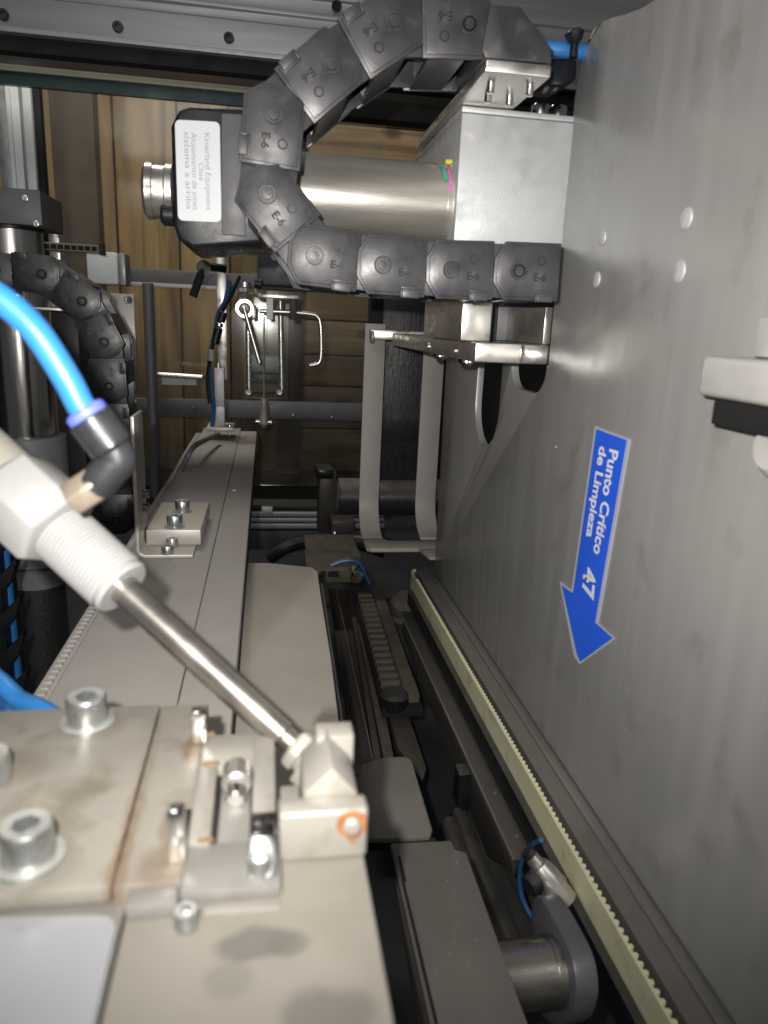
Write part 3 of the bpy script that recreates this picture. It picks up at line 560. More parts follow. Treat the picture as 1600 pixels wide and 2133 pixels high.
for s, px, py, sz in (('Kinierland Equipment', 433, 358, .0048), ('Clase', 419, 358, .0042), ('Alojamiento de pines', 405, 358, .0048), ('sistema a arriba', 391, 356, .0048)):
    me = text_mesh(s, sz, 'label_ink'); p = PY(px, py, Yq-.00095)
    u, v_ = un, V((0, -1, 0)).cross(un)
    wd = max(v.co.x for v in me.vertices)-min(v.co.x for v in me.vertices); k_ = (.043 if len(s) > 10 else .010)/wd
    mt = frame(p, (0, -1, 0), u) @ Matrix.Diagonal((k_, 1, 1, 1)); inst('lettering', me, mt, lb)
# steel chain bracket on top of the gearbox
t = thing('chain_bracket', 'bright steel bracket holding the large chain end on the gearbox', 'bracket', PY(1060, 210, .5))
zt = PY(1075, 152, .452).z
lo = [PY(*p, .50) for p in ((955, 208), (1080, 218))]
xa, xb = PY(1012, 140, .4365).x, PY(1148, 155, .4365).x; zt = PY(1080, 128, .4365).z
MB().box(xa, xb, .4365, .63, gz1+.0004, zt).build('plate', 'steel', t, .0012)
MB().box(xa+.004, xb-.004, .47, .50, gz1+.0005, zt-.0009).build('leg', 'steel', t, .0010) if False else None
for dx, dy in ((.008, .452), (.012, .470), (.031, .450), (.026, .472)):
    MB().cyl((xa+dx, dy, gz1+.0004), (xa+dx, dy, gz1-.006), .0023, n=14, ch=.0005).build('screw_end', 'polished', t)

for i, (px, py) in enumerate(((1128, 205), (1165, 200), (908, 262))):
    p = PY(px, py, .53 if i < 2 else .62); tag(MB().lathe((p.x, p.y, gz1), (0, 0, 1), [(0, .0075), (.002, .0075), (.002, .0065), (.012, .0065), (.013, .0058)], 24).build('cap_bolt', 'polished'), ['silver bolt head on the gearbox lid right of the bracket', 'rearmost small bolt head at the plate edge on the gearbox', 'silver bolt head at the far left of the gearbox lid'][i], 'bolt')
t = thing('hose_tie_block', 'black strain-relief block with cable tie behind the chain end', 'strain relief', PY(1175, 180, .5))
q = [PY(*p, .50) for p in ((1140, 118), (1205, 120), (1204, 165), (1170, 180), (1140, 176))]; MB().prism(q, (0, .03, 0)).build('block', 'black_plastic', t, .003)
MB().cyl(PY(1196, 62, .49), PY(1198, 92, .49), .0062, .0045, ch=.002).build('tie_head', 'black_plastic', t); MB().cyl(PY(1196, 92, .487), PY(1194, 120, .487), .0025).build('tie_strap', 'black_plastic', t)
tag(MB().tube([PY(1090, 98, .505), PY(1160, 102, .50), PY(1200, 107, .50), PY(1240, 112, .50)], .0047, 14).build('blue_hose', 'blue_hose'), 'bright blue hose stub tied behind the upper chain end', 'hose')
# upper right background
t = thing('rear_gantry', 'dim gantry with olive upright and grey profile at the top right', 'gantry', PY(1170, 100, 1.3))
for pa, pb, m, Y in ((1103, 1131, 'olive_paint', 1.2), (1131, 1140, 'void_black', 1.21), (1193, 1198, 'alu', 1.2), (1199, 1226, 'alu_gray', 1.21), (1226, 1232, 'alu', 1.2)):
    x0, x1, z0, z1 = fr(pa, -60, pb, 130, Y); MB().box(x0, x1, Y, Y+.03, z0, z1).build('upright', m, t, .001)
for pa, pb, m in ((8, 36, 'dark_frame'), (40, 90, 'base_slate')):
    x0, x1, z0, z1 = fr(1140, pa, 1190, pb, 1.25); MB().box(x0, x1, 1.25, 1.3, z0, z1).build('box_front', m, t, .006)
x0, x1, z0, z1 = fr(1120, 82, 1260, 90, 1.15); MB().box(x0, x1, 1.15, 1.2, z0, z1).build('crossbar', 'gray_plastic', t, .001)
tag(MB().tube([PY(1235, 88, .9), PY(1250, 62, .9), PY(1280, 52, .9), PY(1320, 36, .9), PY(1350, 20, .9)], .006, 10).build('gray_cable', 'gray_plastic'), 'grey cable looping behind the top corner of the steel plate', 'cable')

# =================================================================== STEEL PLATE
Xp = .2; TH = .006
t = thing('steel_side_plate', 'large brushed steel side plate with slots filling the right side', 'plate', (Xp, .5, -.2835))
def yz(px, py): p = PX(px, py, Xp); return (p.y, p.z)
def uslot(pxl, pxr, pym, pyb, rfrac):              # far side, near side, bottom of a U slot
    yfar, ynear, zbt = yz(pxl, pym)[0], yz(pxr, pym)[0], yz((pxl+pxr)/2, pyb)[1]
    w2 = (yfar-ynear)/2; rad = w2*rfrac
    o = [(yfar, -.024)]+[(yfar-rad+rad*math.cos(a), zbt+rad-rad*math.sin(a)) for a in [math.radians(v) for v in range(0, 91, 15)]]
    o += [(ynear+rad-rad*math.cos(a), zbt+rad-rad*math.sin(a)) for a in [math.radians(v) for v in range(90, -1, -15)]]
    return o+[(ynear, -.024)]
ztop = -.024
poly = [(.7983, -.2835), (.8063, ztop)]+uslot(990, 1040, 850, 932, 1.0)+uslot(1064, 1138, 780, 816, .55)
poly += [(.502, ztop), (.503, .06), (.502, .150), (.498, .1665), (.486, .178), (.47, .183), (.455, .180), (.44, .176), (.42, .172), (.40, .170), (.36, .171), (.06, .172), (.06, -.2835)]
MB().prism([(Xp, y, z_) for y, z_ in poly], (TH, 0, 0)).build('sheet', 'plate_steel', t, .0009)
# bright slot lips come from the sheet thickness itself
for i, (px, py, r) in enumerate(((1430, 455, .0052), (1255, 495, .0048), (1415, 565, .0054), (1243, 582, .0048))):
    p = PX(px, py, Xp); MB().lathe((Xp-.0012, p.y, p.z), (1, 0, 0), [(0, r*.55), (.0006, r*.95), (.0013, r)], 24).build('rivet', 'rivet_glint', t)  # plate fasteners, their bright reflections painted as a pale colour
for px, py in ((1158, 931),):
    p = PX(px, py, Xp); MB().lathe((Xp-.0003, p.y, p.z), (1, 0, 0), [(0, .0006), (.0003, .0009)], 12).build('speck', 'label_white', t)
# blue arrow sticker
st = thing('arrow_sticker', 'blue arrow sticker pointing down on the steel plate', 'sticker', PX(1240, 1130, Xp-.0004))
arr = [(1240, 887), (1314, 915), (1247, 1297), (1282, 1331), (1208, 1384), (1196, 1366), (1166, 1210), (1191, 1229)]
A3 = [PX(px, py, Xp-.0003) for px, py in arr]; cen = sum(A3, V())/len(A3)
MB().prism(A3, (-.0003, 0, 0)).build('rim', 'sticker_rim', st)
inn = [(1243, 894), (1306, 917), (1240, 1297), (1277, 1329), (1209, 1378), (1202, 1362), (1171, 1220), (1194, 1236)]
MB().prism([PX(px, py, Xp-.00062) for px, py in inn], (-.0002, 0, 0)).build('arrow', 'sticker_blue', st)
def plate_text(s, pa, pb, hpx, mname):           # text from photo points pa to pb along the sheet
    me = text_mesh(s, 1.0, mname, .03, 'LEFT'); xs_ = [v.co.x for v in me.vertices]; w0, w1 = min(xs_), max(xs_)
    A, B = PX(*pa, Xp-.00092), PX(*pb, Xp-.00092); u = (B-A)/(w1-w0)
    C = PX(pa[0]+hpx, pa[1]+hpx*.30, Xp-.00092); v_ = (C-A)/0.72
    v_ = v_-u.normalized()*0
    for v in me.vertices: x, y = v.co.x-w0, v.co.y; v.co = A+u*x+v_*y-A
    o = bpy.data.objects.new('lettering', me); COL.objects.link(o); place(o, A, st); return o
plate_text('Punto Crítico', (1278, 937), (1243, 1155), 19, 'print_white')
plate_text('de Limpieza', (1256, 930), (1227, 1120), 16, 'print_white')
plate_text('47', (1228, 1182), (1222, 1246), 26, 'print_white')
# bracket jutting from the plate near the right edge (close to the lens)
t = thing('near_bracket', 'blurred pale bracket jutting from the plate at right edge', 'bracket', PX(1560, 860, .19))
pn = PX(1452, 790, .193); 
ya = PX(1455, 790, .178).y; yb = .16; zu, zl = PX(1520, 745, .178).z, PX(1520, 835, .178).z
MB().box(.178, .1995, yb, ya, zl, zu).build('arm', 'bracket_pale', t, .0025, 3)
MB().box(.181, .1995, yb, ya-.008, zl-.011, zl-.0006).build('shade_strip', 'void_black', t, .001)  # black strip put in as the shadow under the arm
p = PX(1618, 935, .19); MB().cyl((.199, p.y, p.z), (.186, p.y, p.z), .011, ch=.003).build('knob', 'bracket_pale', t)
p = PX(1600, 700, .196); MB().box(.192, .1995, p.y-.02, p.y+.002, zu+.0005, zu+.016).build('tab', 'bracket_pale', t, .001)

# =================================================================== BAR BRACKETS LEFT OF THE PLATE
t = thing('strip_mount', 'bright steel bar bracket under the chain holding the curved strips', 'bracket', PY(1060, 757, .53))
x0, x1, z0, z1 = fr(990, 716, 1143, 757, .505); MB().box(x0, x1, .505, .86, z0, z1).build('cross_bar', 'steel', t, .0010)
xq = PY(1085, 738, .503).x; MB().box(xq, x1+.0006, .5035, .5048, z0+.0006, z1-.0006).build('end_face', 'polished', t, .0004)
for k, (pa, pb, pc, pd, Y, L) in enumerate(((962, 632, 1024, 712, .52, .13), (1036, 640, 1140, 712, .60, .10))):
    xa_, xb_, za_, zb_ = fr(pa, pb, pc, pd, Y); MB().box(xa_, xb_, Y, Y+L, z1+.0004, zb_+.004).build('upright_block', 'steel' if k == 0 else 'arm_gray', t, .0010)
xa_, xb_, za_, zb_ = fr(1134, 640, 1149, 714, .515); MB().box(xa_, xb_, .515, .70, z1+.0004, zb_).build('side_cheek', 'steel', t, .0006)
for px, py, Y in ((917, 740, .66), (972, 757, .56)):
    p = PY(px, py, Y); MB().lathe((p.x, Y, z0), (0, 0, -1), [(0, .008), (.003, .008), (.0055, .0045)], 20).build('button_screw', 'polished', t)
for px, py, Y in ((899, 722, .66), (946, 731, .56)):
    p = PY(px, py, Y); MB().cyl((x0, p.y, p.z), (x0-.0015, p.y, p.z), .0034, n=14).build('dowel', 'polished', t)
xa_, xb_, za_, zb_ = fr(772, 690, 960, 711, .90); MB().box(xa_, xb_, .900, .915, za_, zb_).build('cross_arm', 'steel', t, .0015)
MB().cyl(PY(771, 701, .905), PY(779, 701, .905), .0085, n=20, ch=.0015).build('weld_collar', 'steel_dusty', t)
# curved strips
t = thing('curved_strip_guide', 'pair of curved steel strips joined by a plate at the bottom', 'guide', PY(840, 1160, .83))
zb_ = PY(845, 1142, .835).z; Yv = .925; r = .045
def jprof(z_top):
    o, i_ = [], []; tk = .0034
    o.append((Yv, z_top)); i_.append((Yv+tk, z_top))
    for k in range(0, 9):
        a = k/8*math.pi/2; c = (Yv-r, zb_+r)
        o.append((c[0]+r*math.cos(a), c[1]-r*math.sin(a))); i_.append((c[0]+(r+tk)*math.cos(a), c[1]-(r+tk)*math.sin(a)))
    return o+i_[::-1]
for pa, pb, ptop in ((755, 797, 674), (876, 919, 682)):
    xa_, xb_ = PY(pa, 850, Yv).x, PY(pb, 850, Yv).x
    ztp = PY((pa+pb)/2, ptop, Yv).z
    MB().prism([(xa_, y, z_) for y, z_ in jprof(ztp)], (xb_-xa_, 0, 0)).build('strip', 'strip_gray', t, .0006)
xa_ = PY(755, 850, Yv).x; xi_, xj_ = PY(797, 850, Yv).x, PY(876, 850, Yv).x
yb_ = Yv-r-.0002
fil = lambda cx0, sg: [(cx0+sg*(.012-.012*math.sin(a)), yb_-.012+.012*math.cos(a)) for a in [math.radians(v) for v in (90, 60, 30, 0)]]
o_ = [(xa_, yb_), (xa_, .840), (xa_+.005, .8345), (.232, .8345), (.232, yb_-.012), (xi_+.012, yb_-.012), (xi_+.004, yb_-.009), (xi_, yb_)]
MB().prism([(x, y, zb_-.0050) for x, y in o_], (0, 0, .0049)).build('bottom_plate', 'strip_gray', t, .0005)
xt = PY(872, 1155, .834).x; MB().prism([(xt, .8342, zb_-.0001), (xt+.03, .8342, zb_-.0001), (xt+.024, .800, zb_-.0001), (xt+.006, .798, zb_-.0001)], (0, 0, -.0035)).build('tab', 'strip_gray', t, .0005)
# black belt flap and roller
t = thing('hanging_belt', 'wide black rubber belt hanging down behind the curved strips', 'belt', PY(840, 1000, .87))
xa_, xb_ = PY(793, 800, 1.0).x, PY(882, 800, 1.0).x; zt_, zm, zl_ = PY(840, 560, 1.0).z, PY(840, 905, 1.0).z, PY(840, 1005, 1.0).z
b = MB(); pr = [(1.0, zt_), (1.002, (zt_+zm)/2), (.998, zm+.025), (.999, zm+.01), (1.003, zm-.006), (1.010, zm-.03), (1.014, zl_)]
b.prism([(xa_, y, z_) for y, z_ in pr]+[(xa_, y+.005, z_) for y, z_ in pr[::-1]], (xb_-xa_, 0, 0)); b.build('flap', 'rubber', t, .0006)
x0, x1, z0, z1 = fr(775, 560, 898, 690, 1.03); MB().box(x0, x1, 1.03, 1.07, z0, z1).build('belt_housing', 'void_black', t, .002)
t = thing('black_roller', 'thick dusty black roller lying across under the belt', 'roller', PY(800, 1075, .87))
p0, p1 = PY(703, 1034, 1.02), PY(900, 1034, 1.02)
MB().cyl((p0.x, 1.02, p0.z), (p1.x+.03, 1.02, p0.z), .0270, n=48, ch=.0015).build('drum', 'rubber', t)
MB().cyl((p0.x-.0012, 1.02, p0.z), (p0.x-.0001, 1.02, p0.z), .022, n=40).build('end_disc', 'gray_plastic', t)
tag(MB().box(*fr(866, 915, 880, 965, 1.1)[:2], 1.1, 1.12, *fr(866, 915, 880, 965, 1.1)[2:]).build('yellow_block', 'belt_yellow', None, .002), 'small yellow block peeking between belt and second strip', 'block')

# =================================================================== RAIL, YELLOW BELT, LOWER CHANNEL
Zr = -.290
xt = PZ(1117, 1632, Zr).x
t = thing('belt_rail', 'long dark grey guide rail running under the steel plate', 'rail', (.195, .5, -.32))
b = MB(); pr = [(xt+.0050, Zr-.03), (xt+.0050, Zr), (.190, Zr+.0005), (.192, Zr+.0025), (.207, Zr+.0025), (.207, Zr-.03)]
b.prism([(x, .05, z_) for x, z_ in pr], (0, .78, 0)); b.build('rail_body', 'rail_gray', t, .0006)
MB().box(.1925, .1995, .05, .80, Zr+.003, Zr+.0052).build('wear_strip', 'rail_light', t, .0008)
p = PZ(862, 1195, Zr); 
t = thing('toothed_belt', 'pale yellow toothed belt standing on edge along the rail', 'belt', (xt, .5, Zr-.02))
BW = .0215; pitch = .0050; yend = .815; 
# belt band (outer face) with the turn round the pulley
xf = xt-.0022; rp = .012
path = [(xf, .05), (xf, yend)]+[(xf+rp-rp*math.cos(a), yend+rp*math.sin(a)) for a in [math.radians(v) for v in range(15, 181, 15)]]
inner = [(xf+.0012, .05), (xf+.0012, yend)]+[(xf+rp-(rp-.0012)*math.cos(a), yend+(rp-.0012)*math.sin(a)) for a in [math.radians(v) for v in range(15, 181, 15)]]
MB().prism([(x, y, Zr) for x, y in path+inner[::-1]], (0, 0, -BW)).build('band', 'belt_yellow', t)
tm = MB().prism([(0, -.0017, 0), (.0023, -.0011, 0), (.0027, 0, 0), (.0023, .0011, 0), (0, .0017, 0)], (0, 0, -BW)).mesh('tooth', 'belt_yellow', .0002)
y = .16
while y < yend-.02:
    inst('tooth', tm, Matrix.Translation((xf+.0011, y, Zr-.00005)), t); y += pitch
t = thing('belt_pulley', 'small toothed pulley inside the far end of the yellow belt', 'pulley', (xf+rp, yend, Zr-.02))
MB().cyl((xf+rp, yend, Zr-BW), (xf+rp, yend, Zr-.003), rp-.002, n=32).build('hub', 'dark_ground_steel', t); MB().cyl((xf+rp, yend, Zr-.0028), (xf+rp, yend, Zr+.004), .004, n=20).build('shaft', 'dark_frame', t)
# black track below belt
tag(MB().box(xf-.006, xf-.0008, .05, .80, Zr-.035, Zr-BW+.004).build('belt_track', 'black_plastic'), 'black plastic track strip below the yellow belt', 'track')
# angle bar
zg = -.335
xg0, xg1 = .1605, .1785
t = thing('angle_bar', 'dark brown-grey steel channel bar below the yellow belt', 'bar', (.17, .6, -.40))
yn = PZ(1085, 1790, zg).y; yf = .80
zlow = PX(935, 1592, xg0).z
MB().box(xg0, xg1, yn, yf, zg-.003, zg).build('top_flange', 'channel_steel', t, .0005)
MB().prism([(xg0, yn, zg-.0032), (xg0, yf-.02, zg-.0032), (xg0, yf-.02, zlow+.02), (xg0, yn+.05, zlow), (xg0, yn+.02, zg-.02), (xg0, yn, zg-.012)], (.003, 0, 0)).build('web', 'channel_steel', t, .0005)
MB().box(xg0-.0006, xg0+.0008, yn, yf, zg-.001, zg+.0006).build('edge_line', 'rail_light', t)
for px, py in ((1032, 1650), (1077, 1741)): p = PZ(px, py, zg); MB().cyl((p.x, p.y, zg), (p.x, p.y, zg+.001), .0016, n=12).build('rivet', 'steel', t)
p = PX(968, 1640, xg0-.004); MB().box(xg0-.010, xg0-.0005, p.y-.004, p.y+.012, p.z-.016, p.z+.014).build('stop_tab', 'black_plastic', t, .001)
# lower covers
Ze = -.30
def slab(name, m, pts, z_, th, par=None, bev=.001):
    return MB().prism([PZ(px, py, z_) for px, py in pts], (0, 0, -th)).build(name, m, par, bev)
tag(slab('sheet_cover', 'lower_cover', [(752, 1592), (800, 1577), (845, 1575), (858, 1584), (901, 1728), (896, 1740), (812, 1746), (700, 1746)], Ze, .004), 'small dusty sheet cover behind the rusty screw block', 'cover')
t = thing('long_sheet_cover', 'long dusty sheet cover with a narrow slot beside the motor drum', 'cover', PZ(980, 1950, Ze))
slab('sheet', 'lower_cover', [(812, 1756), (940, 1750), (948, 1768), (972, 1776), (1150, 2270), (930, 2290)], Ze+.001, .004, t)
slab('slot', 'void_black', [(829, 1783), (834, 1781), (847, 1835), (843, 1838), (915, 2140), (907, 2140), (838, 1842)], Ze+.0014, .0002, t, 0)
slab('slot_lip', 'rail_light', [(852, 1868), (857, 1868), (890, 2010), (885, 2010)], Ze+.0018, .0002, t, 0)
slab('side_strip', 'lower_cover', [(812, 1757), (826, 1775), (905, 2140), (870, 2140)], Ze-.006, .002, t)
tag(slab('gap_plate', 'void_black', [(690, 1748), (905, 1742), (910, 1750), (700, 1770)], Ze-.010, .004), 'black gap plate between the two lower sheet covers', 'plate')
# deep rails and drag chain in the channel
t = thing('deep_rail', 'dusty rail running deep in the channel beside the drag chain', 'rail', PZ(800, 1480, -.40))
Zd = -.42
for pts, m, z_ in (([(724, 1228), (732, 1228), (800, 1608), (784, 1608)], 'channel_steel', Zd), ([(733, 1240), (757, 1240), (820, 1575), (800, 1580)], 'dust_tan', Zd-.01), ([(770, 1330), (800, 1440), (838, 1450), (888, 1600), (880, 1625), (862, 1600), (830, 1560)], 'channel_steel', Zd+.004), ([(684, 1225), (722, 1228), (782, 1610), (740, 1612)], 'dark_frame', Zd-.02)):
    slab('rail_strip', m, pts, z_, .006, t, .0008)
MB().tube([PZ(700, 1225, Zd+.012), PZ(745, 1430, Zd+.012), PZ(783, 1612, Zd+.012)], .0009, 6, 2).build('edge_wire', 'steel', t)
t = thing('drag_chain', 'dusty black drag chain lying deep in the channel', 'cable chain', PZ(790, 1340, -.40))
A0, A1 = PZ(758, 1232, -.39), PZ(818, 1440, -.39)
n = 17
for i in range(n):
    s = (i+.5)/n; p = A0.lerp(A1, s); st_ = (A1-A0).length/n
    o_ = MB().box(p.x-.010, p.x+.012, p.y-st_*.28, p.y+st_*.28, -.402, -.390).build('chain_bar', 'dust_tan', t, .0008)
MB().prism([A0+V((-.014, .01, -.02)), A1+V((-.014, -.02, -.02)), A1+V((.030, -.02, -.02)), A0+V((.030, .01, -.02))], (0, 0, .012)).build('chain_floor', 'void_black', t)
MB().prism([A0+V((.013, .01, -.018)), A1+V((.013, -.012, -.018)), A1+V((.028, -.012, -.018)), A0+V((.028, .01, -.018))], (0, 0, .020)).build('side_wall', 'dust_tan', t, .001)
p = PZ(822, 1440, -.385); MB().cyl(p+V((.0, .0, -.02)), p+V((.0, 0, .0)), .016, ch=.004).build('end_cap', 'black_plastic', t)
# opening with black bellows hoses
for k, pts in enumerate(([(958, 1700), (990, 1790), (1030, 1880), (1075, 1990)], [(985, 1692), (1020, 1790), (1060, 1880), (1110, 1990)], [(1012, 1692), (1048, 1780), (1085, 1860), (1135, 1960)], [(938, 1720), (962, 1800), (1005, 1900), (1050, 2010)])):
    tag(MB().tube([PZ(px, py, -.45) for px, py in pts], .0105, 12).build('black_hose', 'black_plastic'), ['black hose in the floor opening, second from the long cover', 'black hose in the floor opening, third from the long cover', 'black hose in the floor opening nearest the sensor', 'black hose in the floor opening nearest the long cover'][k], 'hose', 'black hoses in the floor opening')
# round drive motor with grey arm
t = thing('drive_motor', 'round steel drum motor held by a rounded grey arm', 'motor', PX(1200, 2080, .14))
xa_ = .160; oa = [(1150, 1862), (1168, 1860), (1208, 1928), (1238, 1985), (1248, 2035), (1249, 2075), (1236, 2120), (1205, 2135), (1170, 2115), (1150, 2060), (1143, 1960)]
for _ in range(3):
    oa = [q for i in range(len(oa)) for q in ((oa[i][0]*.75+oa[(i+1) % len(oa)][0]*.25, oa[i][1]*.75+oa[(i+1) % len(oa)][1]*.25), (oa[i][0]*.25+oa[(i+1) % len(oa)][0]*.75, oa[i][1]*.25+oa[(i+1) % len(oa)][1]*.75))]
arm = [PX(px, py, xa_) for px, py in oa]
MB().prism(arm, (-.0120, 0, 0)).build('arm', 'arm_gray', t, .0012)
cc = PX(1160, 2022, xa_-.0120); 
MB().lathe((xa_-.0123, cc.y, cc.z), (-1, 0, 0), [(0, .0166), (.004, .0166), (.004, .0160), (.052, .0160)], 48).build('drum', 'drum_steel', t)
# sensor plug and its blue cable
t = thing('proximity_sensor', 'silver threaded sensor with dark tip beside the yellow belt', 'sensor', PX(1130, 1820, .150))
a = PX(1106, 1784, .150); b_ = PX(1178, 1878, .168); ax = (b_-a); L_ = ax.length
MB().lathe(a, ax, [(0, .004), (L_*.18, .0045), (L_*.20, .0062), (L_*.45, .0078), (L_*.62, .0078), (L_*.63, .0083), (L_*.68, .0083), (L_*.70, .0074), (L_, .0074)], 28).build('barrel', 'steel', t)
MB().cyl(a-ax.normalized()*.004, a+ax.normalized()*.002, .0040, n=16).build('tip', 'black_plastic', t)
p = PX(1100, 1848, .140); MB().cyl(PX(1118, 1834, .146), p, .0055, n=16, ch=.001).build('elbow_plug', 'black_plastic', t)
tag(MB().tube([PX(1128, 1750, .160), PX(1112, 1758, .159), PX(1094, 1778, .158), PX(1083, 1812, .158), PX(1085, 1858, .160), PX(1102, 1900, .164), PX(1128, 1932, .168), PX(1165, 1965, .172)], .0015, 10).build('blue_cable', 'blue_hose_dark'), 'thin blue cable curving beside the silver sensor', 'cable')

# =================================================================== LEFT CONVEYOR
t = thing('conveyor', 'long dusty grey conveyor with flat cover plates running into the depth', 'conveyor', (-.065, .7, -.24))
xl, xm1, xm2, xr = -.1140, -.1055, -.0428, -.0158
yn_, yf_ = .02, 1.275
MB().box(xm1+.0003, xm2-.0004, yn_, yf_, Zc-.012, Zc).build('cover_plate', 'conveyor', t, .0005)
MB().box(xm2, xr, yn_, yf_-.03, Zc-.010, Zc-.0004).build('edge_strip', 'conveyor', t, .0010)
MB().box(xl, xm1, yn_, yf_-.06, Zc-.010, Zc-.0003).build('toothed_rail', 'conveyor', t, .0005)
MB().box(xl+.004, xr-.003, yn_, yf_-.01, Zc-.07, Zc-.0125).build('body', 'dark_frame', t)
b = MB(); b.box(-.0020, .0020, -.0009, .0009, 0, .0011); b.box(.0006, .0020, -.0009, .0026, .0, .0010)
tm = b.mesh('tooth', 'conveyor', .0002); y = .25; k = 0
while y < 1.2: inst('tooth', tm, Matrix.Translation(((xl+xm1)/2, y, Zc-.0003)), t); y += .0063 if y < .85 else .012
p = PZ(488, 1022, Zc); MB().cyl((p.x, p.y, Zc), (p.x, p.y, Zc+.001), .0022, n=8).build('paint_chip', 'label_white', t)
MB().box(xm2-.003, xr+.002, yf_-.06, yf_-.02, Zc-.03, Zc-.0105).build('end_block', 'dark_frame', t)
# bent bracket with screws
t = thing('bent_bracket', 'bent steel bracket with four cap screws on the conveyor', 'bracket', PZ(350, 1120, Zc))
bx0, by0 = PZ(283, 1166, Zc).x, PZ(350, 1164, Zc).y; bx1 = PZ(402, 1164, Zc).x; by1 = .735
zt_ = PY(283, 868, PZ(350, 1164, Zc).y).z
tk = .0028; rr = .007; pr = [(bx1, Zc+.0003), (bx0+rr, Zc+.0003)]+[(bx0+rr-rr*math.sin(a), Zc+.0003+rr-rr*math.cos(a)) for a in [math.radians(v) for v in (22, 45, 67, 90)]]
ri = rr-tk; top = zt_
pri = [(bx0+tk, top)]+[(bx0+rr-ri*math.sin(a), Zc+.0003+rr-ri*math.cos(a)) for a in [math.radians(v) for v in (90, 67, 45, 22)]]+[(bx0+rr, Zc+.0003+tk), (bx1, Zc+.0003+tk)]
MB().prism([(x, by0, z_) for x, z_ in pr+[(bx0, top)]+pri], (0, .04, 0)).build('bent_sheet', 'steel_dusty', t, .0005)
MB().box(bx0+rr, bx1, by0+.0402, by0+.13, Zc+.0003, Zc+.0031).build('foot', 'steel_dusty', t, .0005)
MB().box(bx0, bx0+tk, by0+.04, by0+.0998, top+.0005, zt_).build('flange_front', 'steel_dusty', t, .0006) if False else None
ky0 = PZ(350, 1104, Zc+.016).y; ky1 = PZ(350, 1046, Zc+.016).y; kx1 = PZ(418, 1104, Zc+.016).x
MB().box(bx0+tk+.001, kx1, ky0, ky1, Zc+.0032, Zc+.016).build('spacer_block', 'steel_dusty', t, .0007)
for px, py, zz_, d in ((380, 1065, Zc+.016, .0125), (364, 1097, Zc+.016, .0125), (359, 1137, Zc+.0032, .0095), (349, 1153, Zc+.0032, .0095)):
    screw(PZ(px, py, zz_), (0, 0, 1), d, t, washer=d > .01)
for py in (1027, 1055): p = PY(290, py, .585); screw((bx0+tk, .582, p.z), (1, 0, 0), .007, t, m='dark_ground_steel')
# tan cover between conveyor and channel
t = thing('tan_cover_plate', 'smooth tan cover plate between conveyor and dark channel', 'cover', PZ(590, 1350, -.21))
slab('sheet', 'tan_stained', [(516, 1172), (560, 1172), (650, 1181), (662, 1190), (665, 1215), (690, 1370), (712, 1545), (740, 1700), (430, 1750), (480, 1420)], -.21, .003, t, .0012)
b = slab('side_wall', 'dark_frame', [(668, 1215), (672, 1215), (745, 1700), (740, 1700)], -.2135, .12, t, 0)

# black energy chain with blue hose, bottom left
t = thing('upright_energy_chain', 'upright black ladder chain at the left edge below the nozzle', 'cable chain', PY(20, 1420, .62))
Yl = .62
MB().box(PY(-40, 1280, Yl).x, PY(-2, 1280, Yl).x, Yl+.01, Yl+.05, PY(0, 1500, Yl).z, PY(0, 1000, Yl).z).build('side_wall', 'black_plastic', t)
fm = None
for k in range(6):
    py = 1105+k*78; dx = k*7.5; q = [PY(px+dx, py_, Yl) for px, py_ in ((-24, py+62), (-24, py+30), (10, py-2), (24, py-20), (26, py-8), (16, py+26), (-2, py+52))]
    MB().prism(q, (0, .014, 0)).build('ladder_bar', 'black_plastic', t, .0008)
tag(MB().tube([PY(-8, 1040, Yl+.03), PY(6, 1180, Yl+.03), PY(18, 1300, Yl+.03), PY(34, 1440, Yl+.03)], .0068, 12).build('blue_hose', 'blue_hose'), 'blue hose running inside the upright ladder chain', 'hose')
tag(MB().tube([PY(-30, 1395, .30), PY(5, 1425, .29), PY(40, 1458, .28), PY(80, 1475, .27), PY(120, 1500, .26)], .0040, 12).build('blue_hose', 'blue_hose'), 'blue hose crossing the lower left edge behind the fixture', 'hose')
tag(MB().tube([PY(-30, 1440, .30), PY(0, 1462, .29), PY(30, 1480, .28)], .0040, 12).build('blue_hose', 'blue_hose_dark'), 'short dark blue hose at the left edge under the brighter one', 'hose')

# =================================================================== FOREGROUND FIXTURE
Zf = -.130
t = thing('clamp_fixture', 'stained beige metal clamp fixture with screws in the lower left', 'fixture', (-.03, .15, -.20))
# body under the plates
MB().box(-.032, .0258, .02, .185, -.175, -.1352).build('base_block', 'block_blotched', t, .0010)
MB().box(-.12, -.0325, .02, .185, -.175, -.1358).build('side_block', 'fixture_gray', t, .0008)
slab('white_window', 'white_panel', [(-80, 1912), (205, 1906), (226, 1909), (238, 1918), (241, 1934), (180, 2200), (-120, 2200)], -.1350, .0006, t, 0)
ysn = PZ(300, 1838, Zf).y
xs_ = PZ(285, 1650, Zf).x
xs_sp = [((xs_+.0006, ysn+.004+k*.0085, Zf), .0022+.0012*random.random(), .0075, .55-.065*k) for k in range(8)]
scr = [(PZ(183, 1515, Zf), .0125, .0105, .45), (PZ(60, 1800, Zf), .0130, .0110, .45), (PZ(30, 1600, Zf), .012, .010, .5), (PZ(150, 1640, Zf), .012, .006, .3)]
spotted('plate_rusted', 'fixture', [(p, rx, ry, k) for p, rx, ry, k in xs_sp], (0.15, 0.085, 0.04)); spotted('plate_worn', 'plate_rusted', scr, (0.15, 0.128, 0.098))
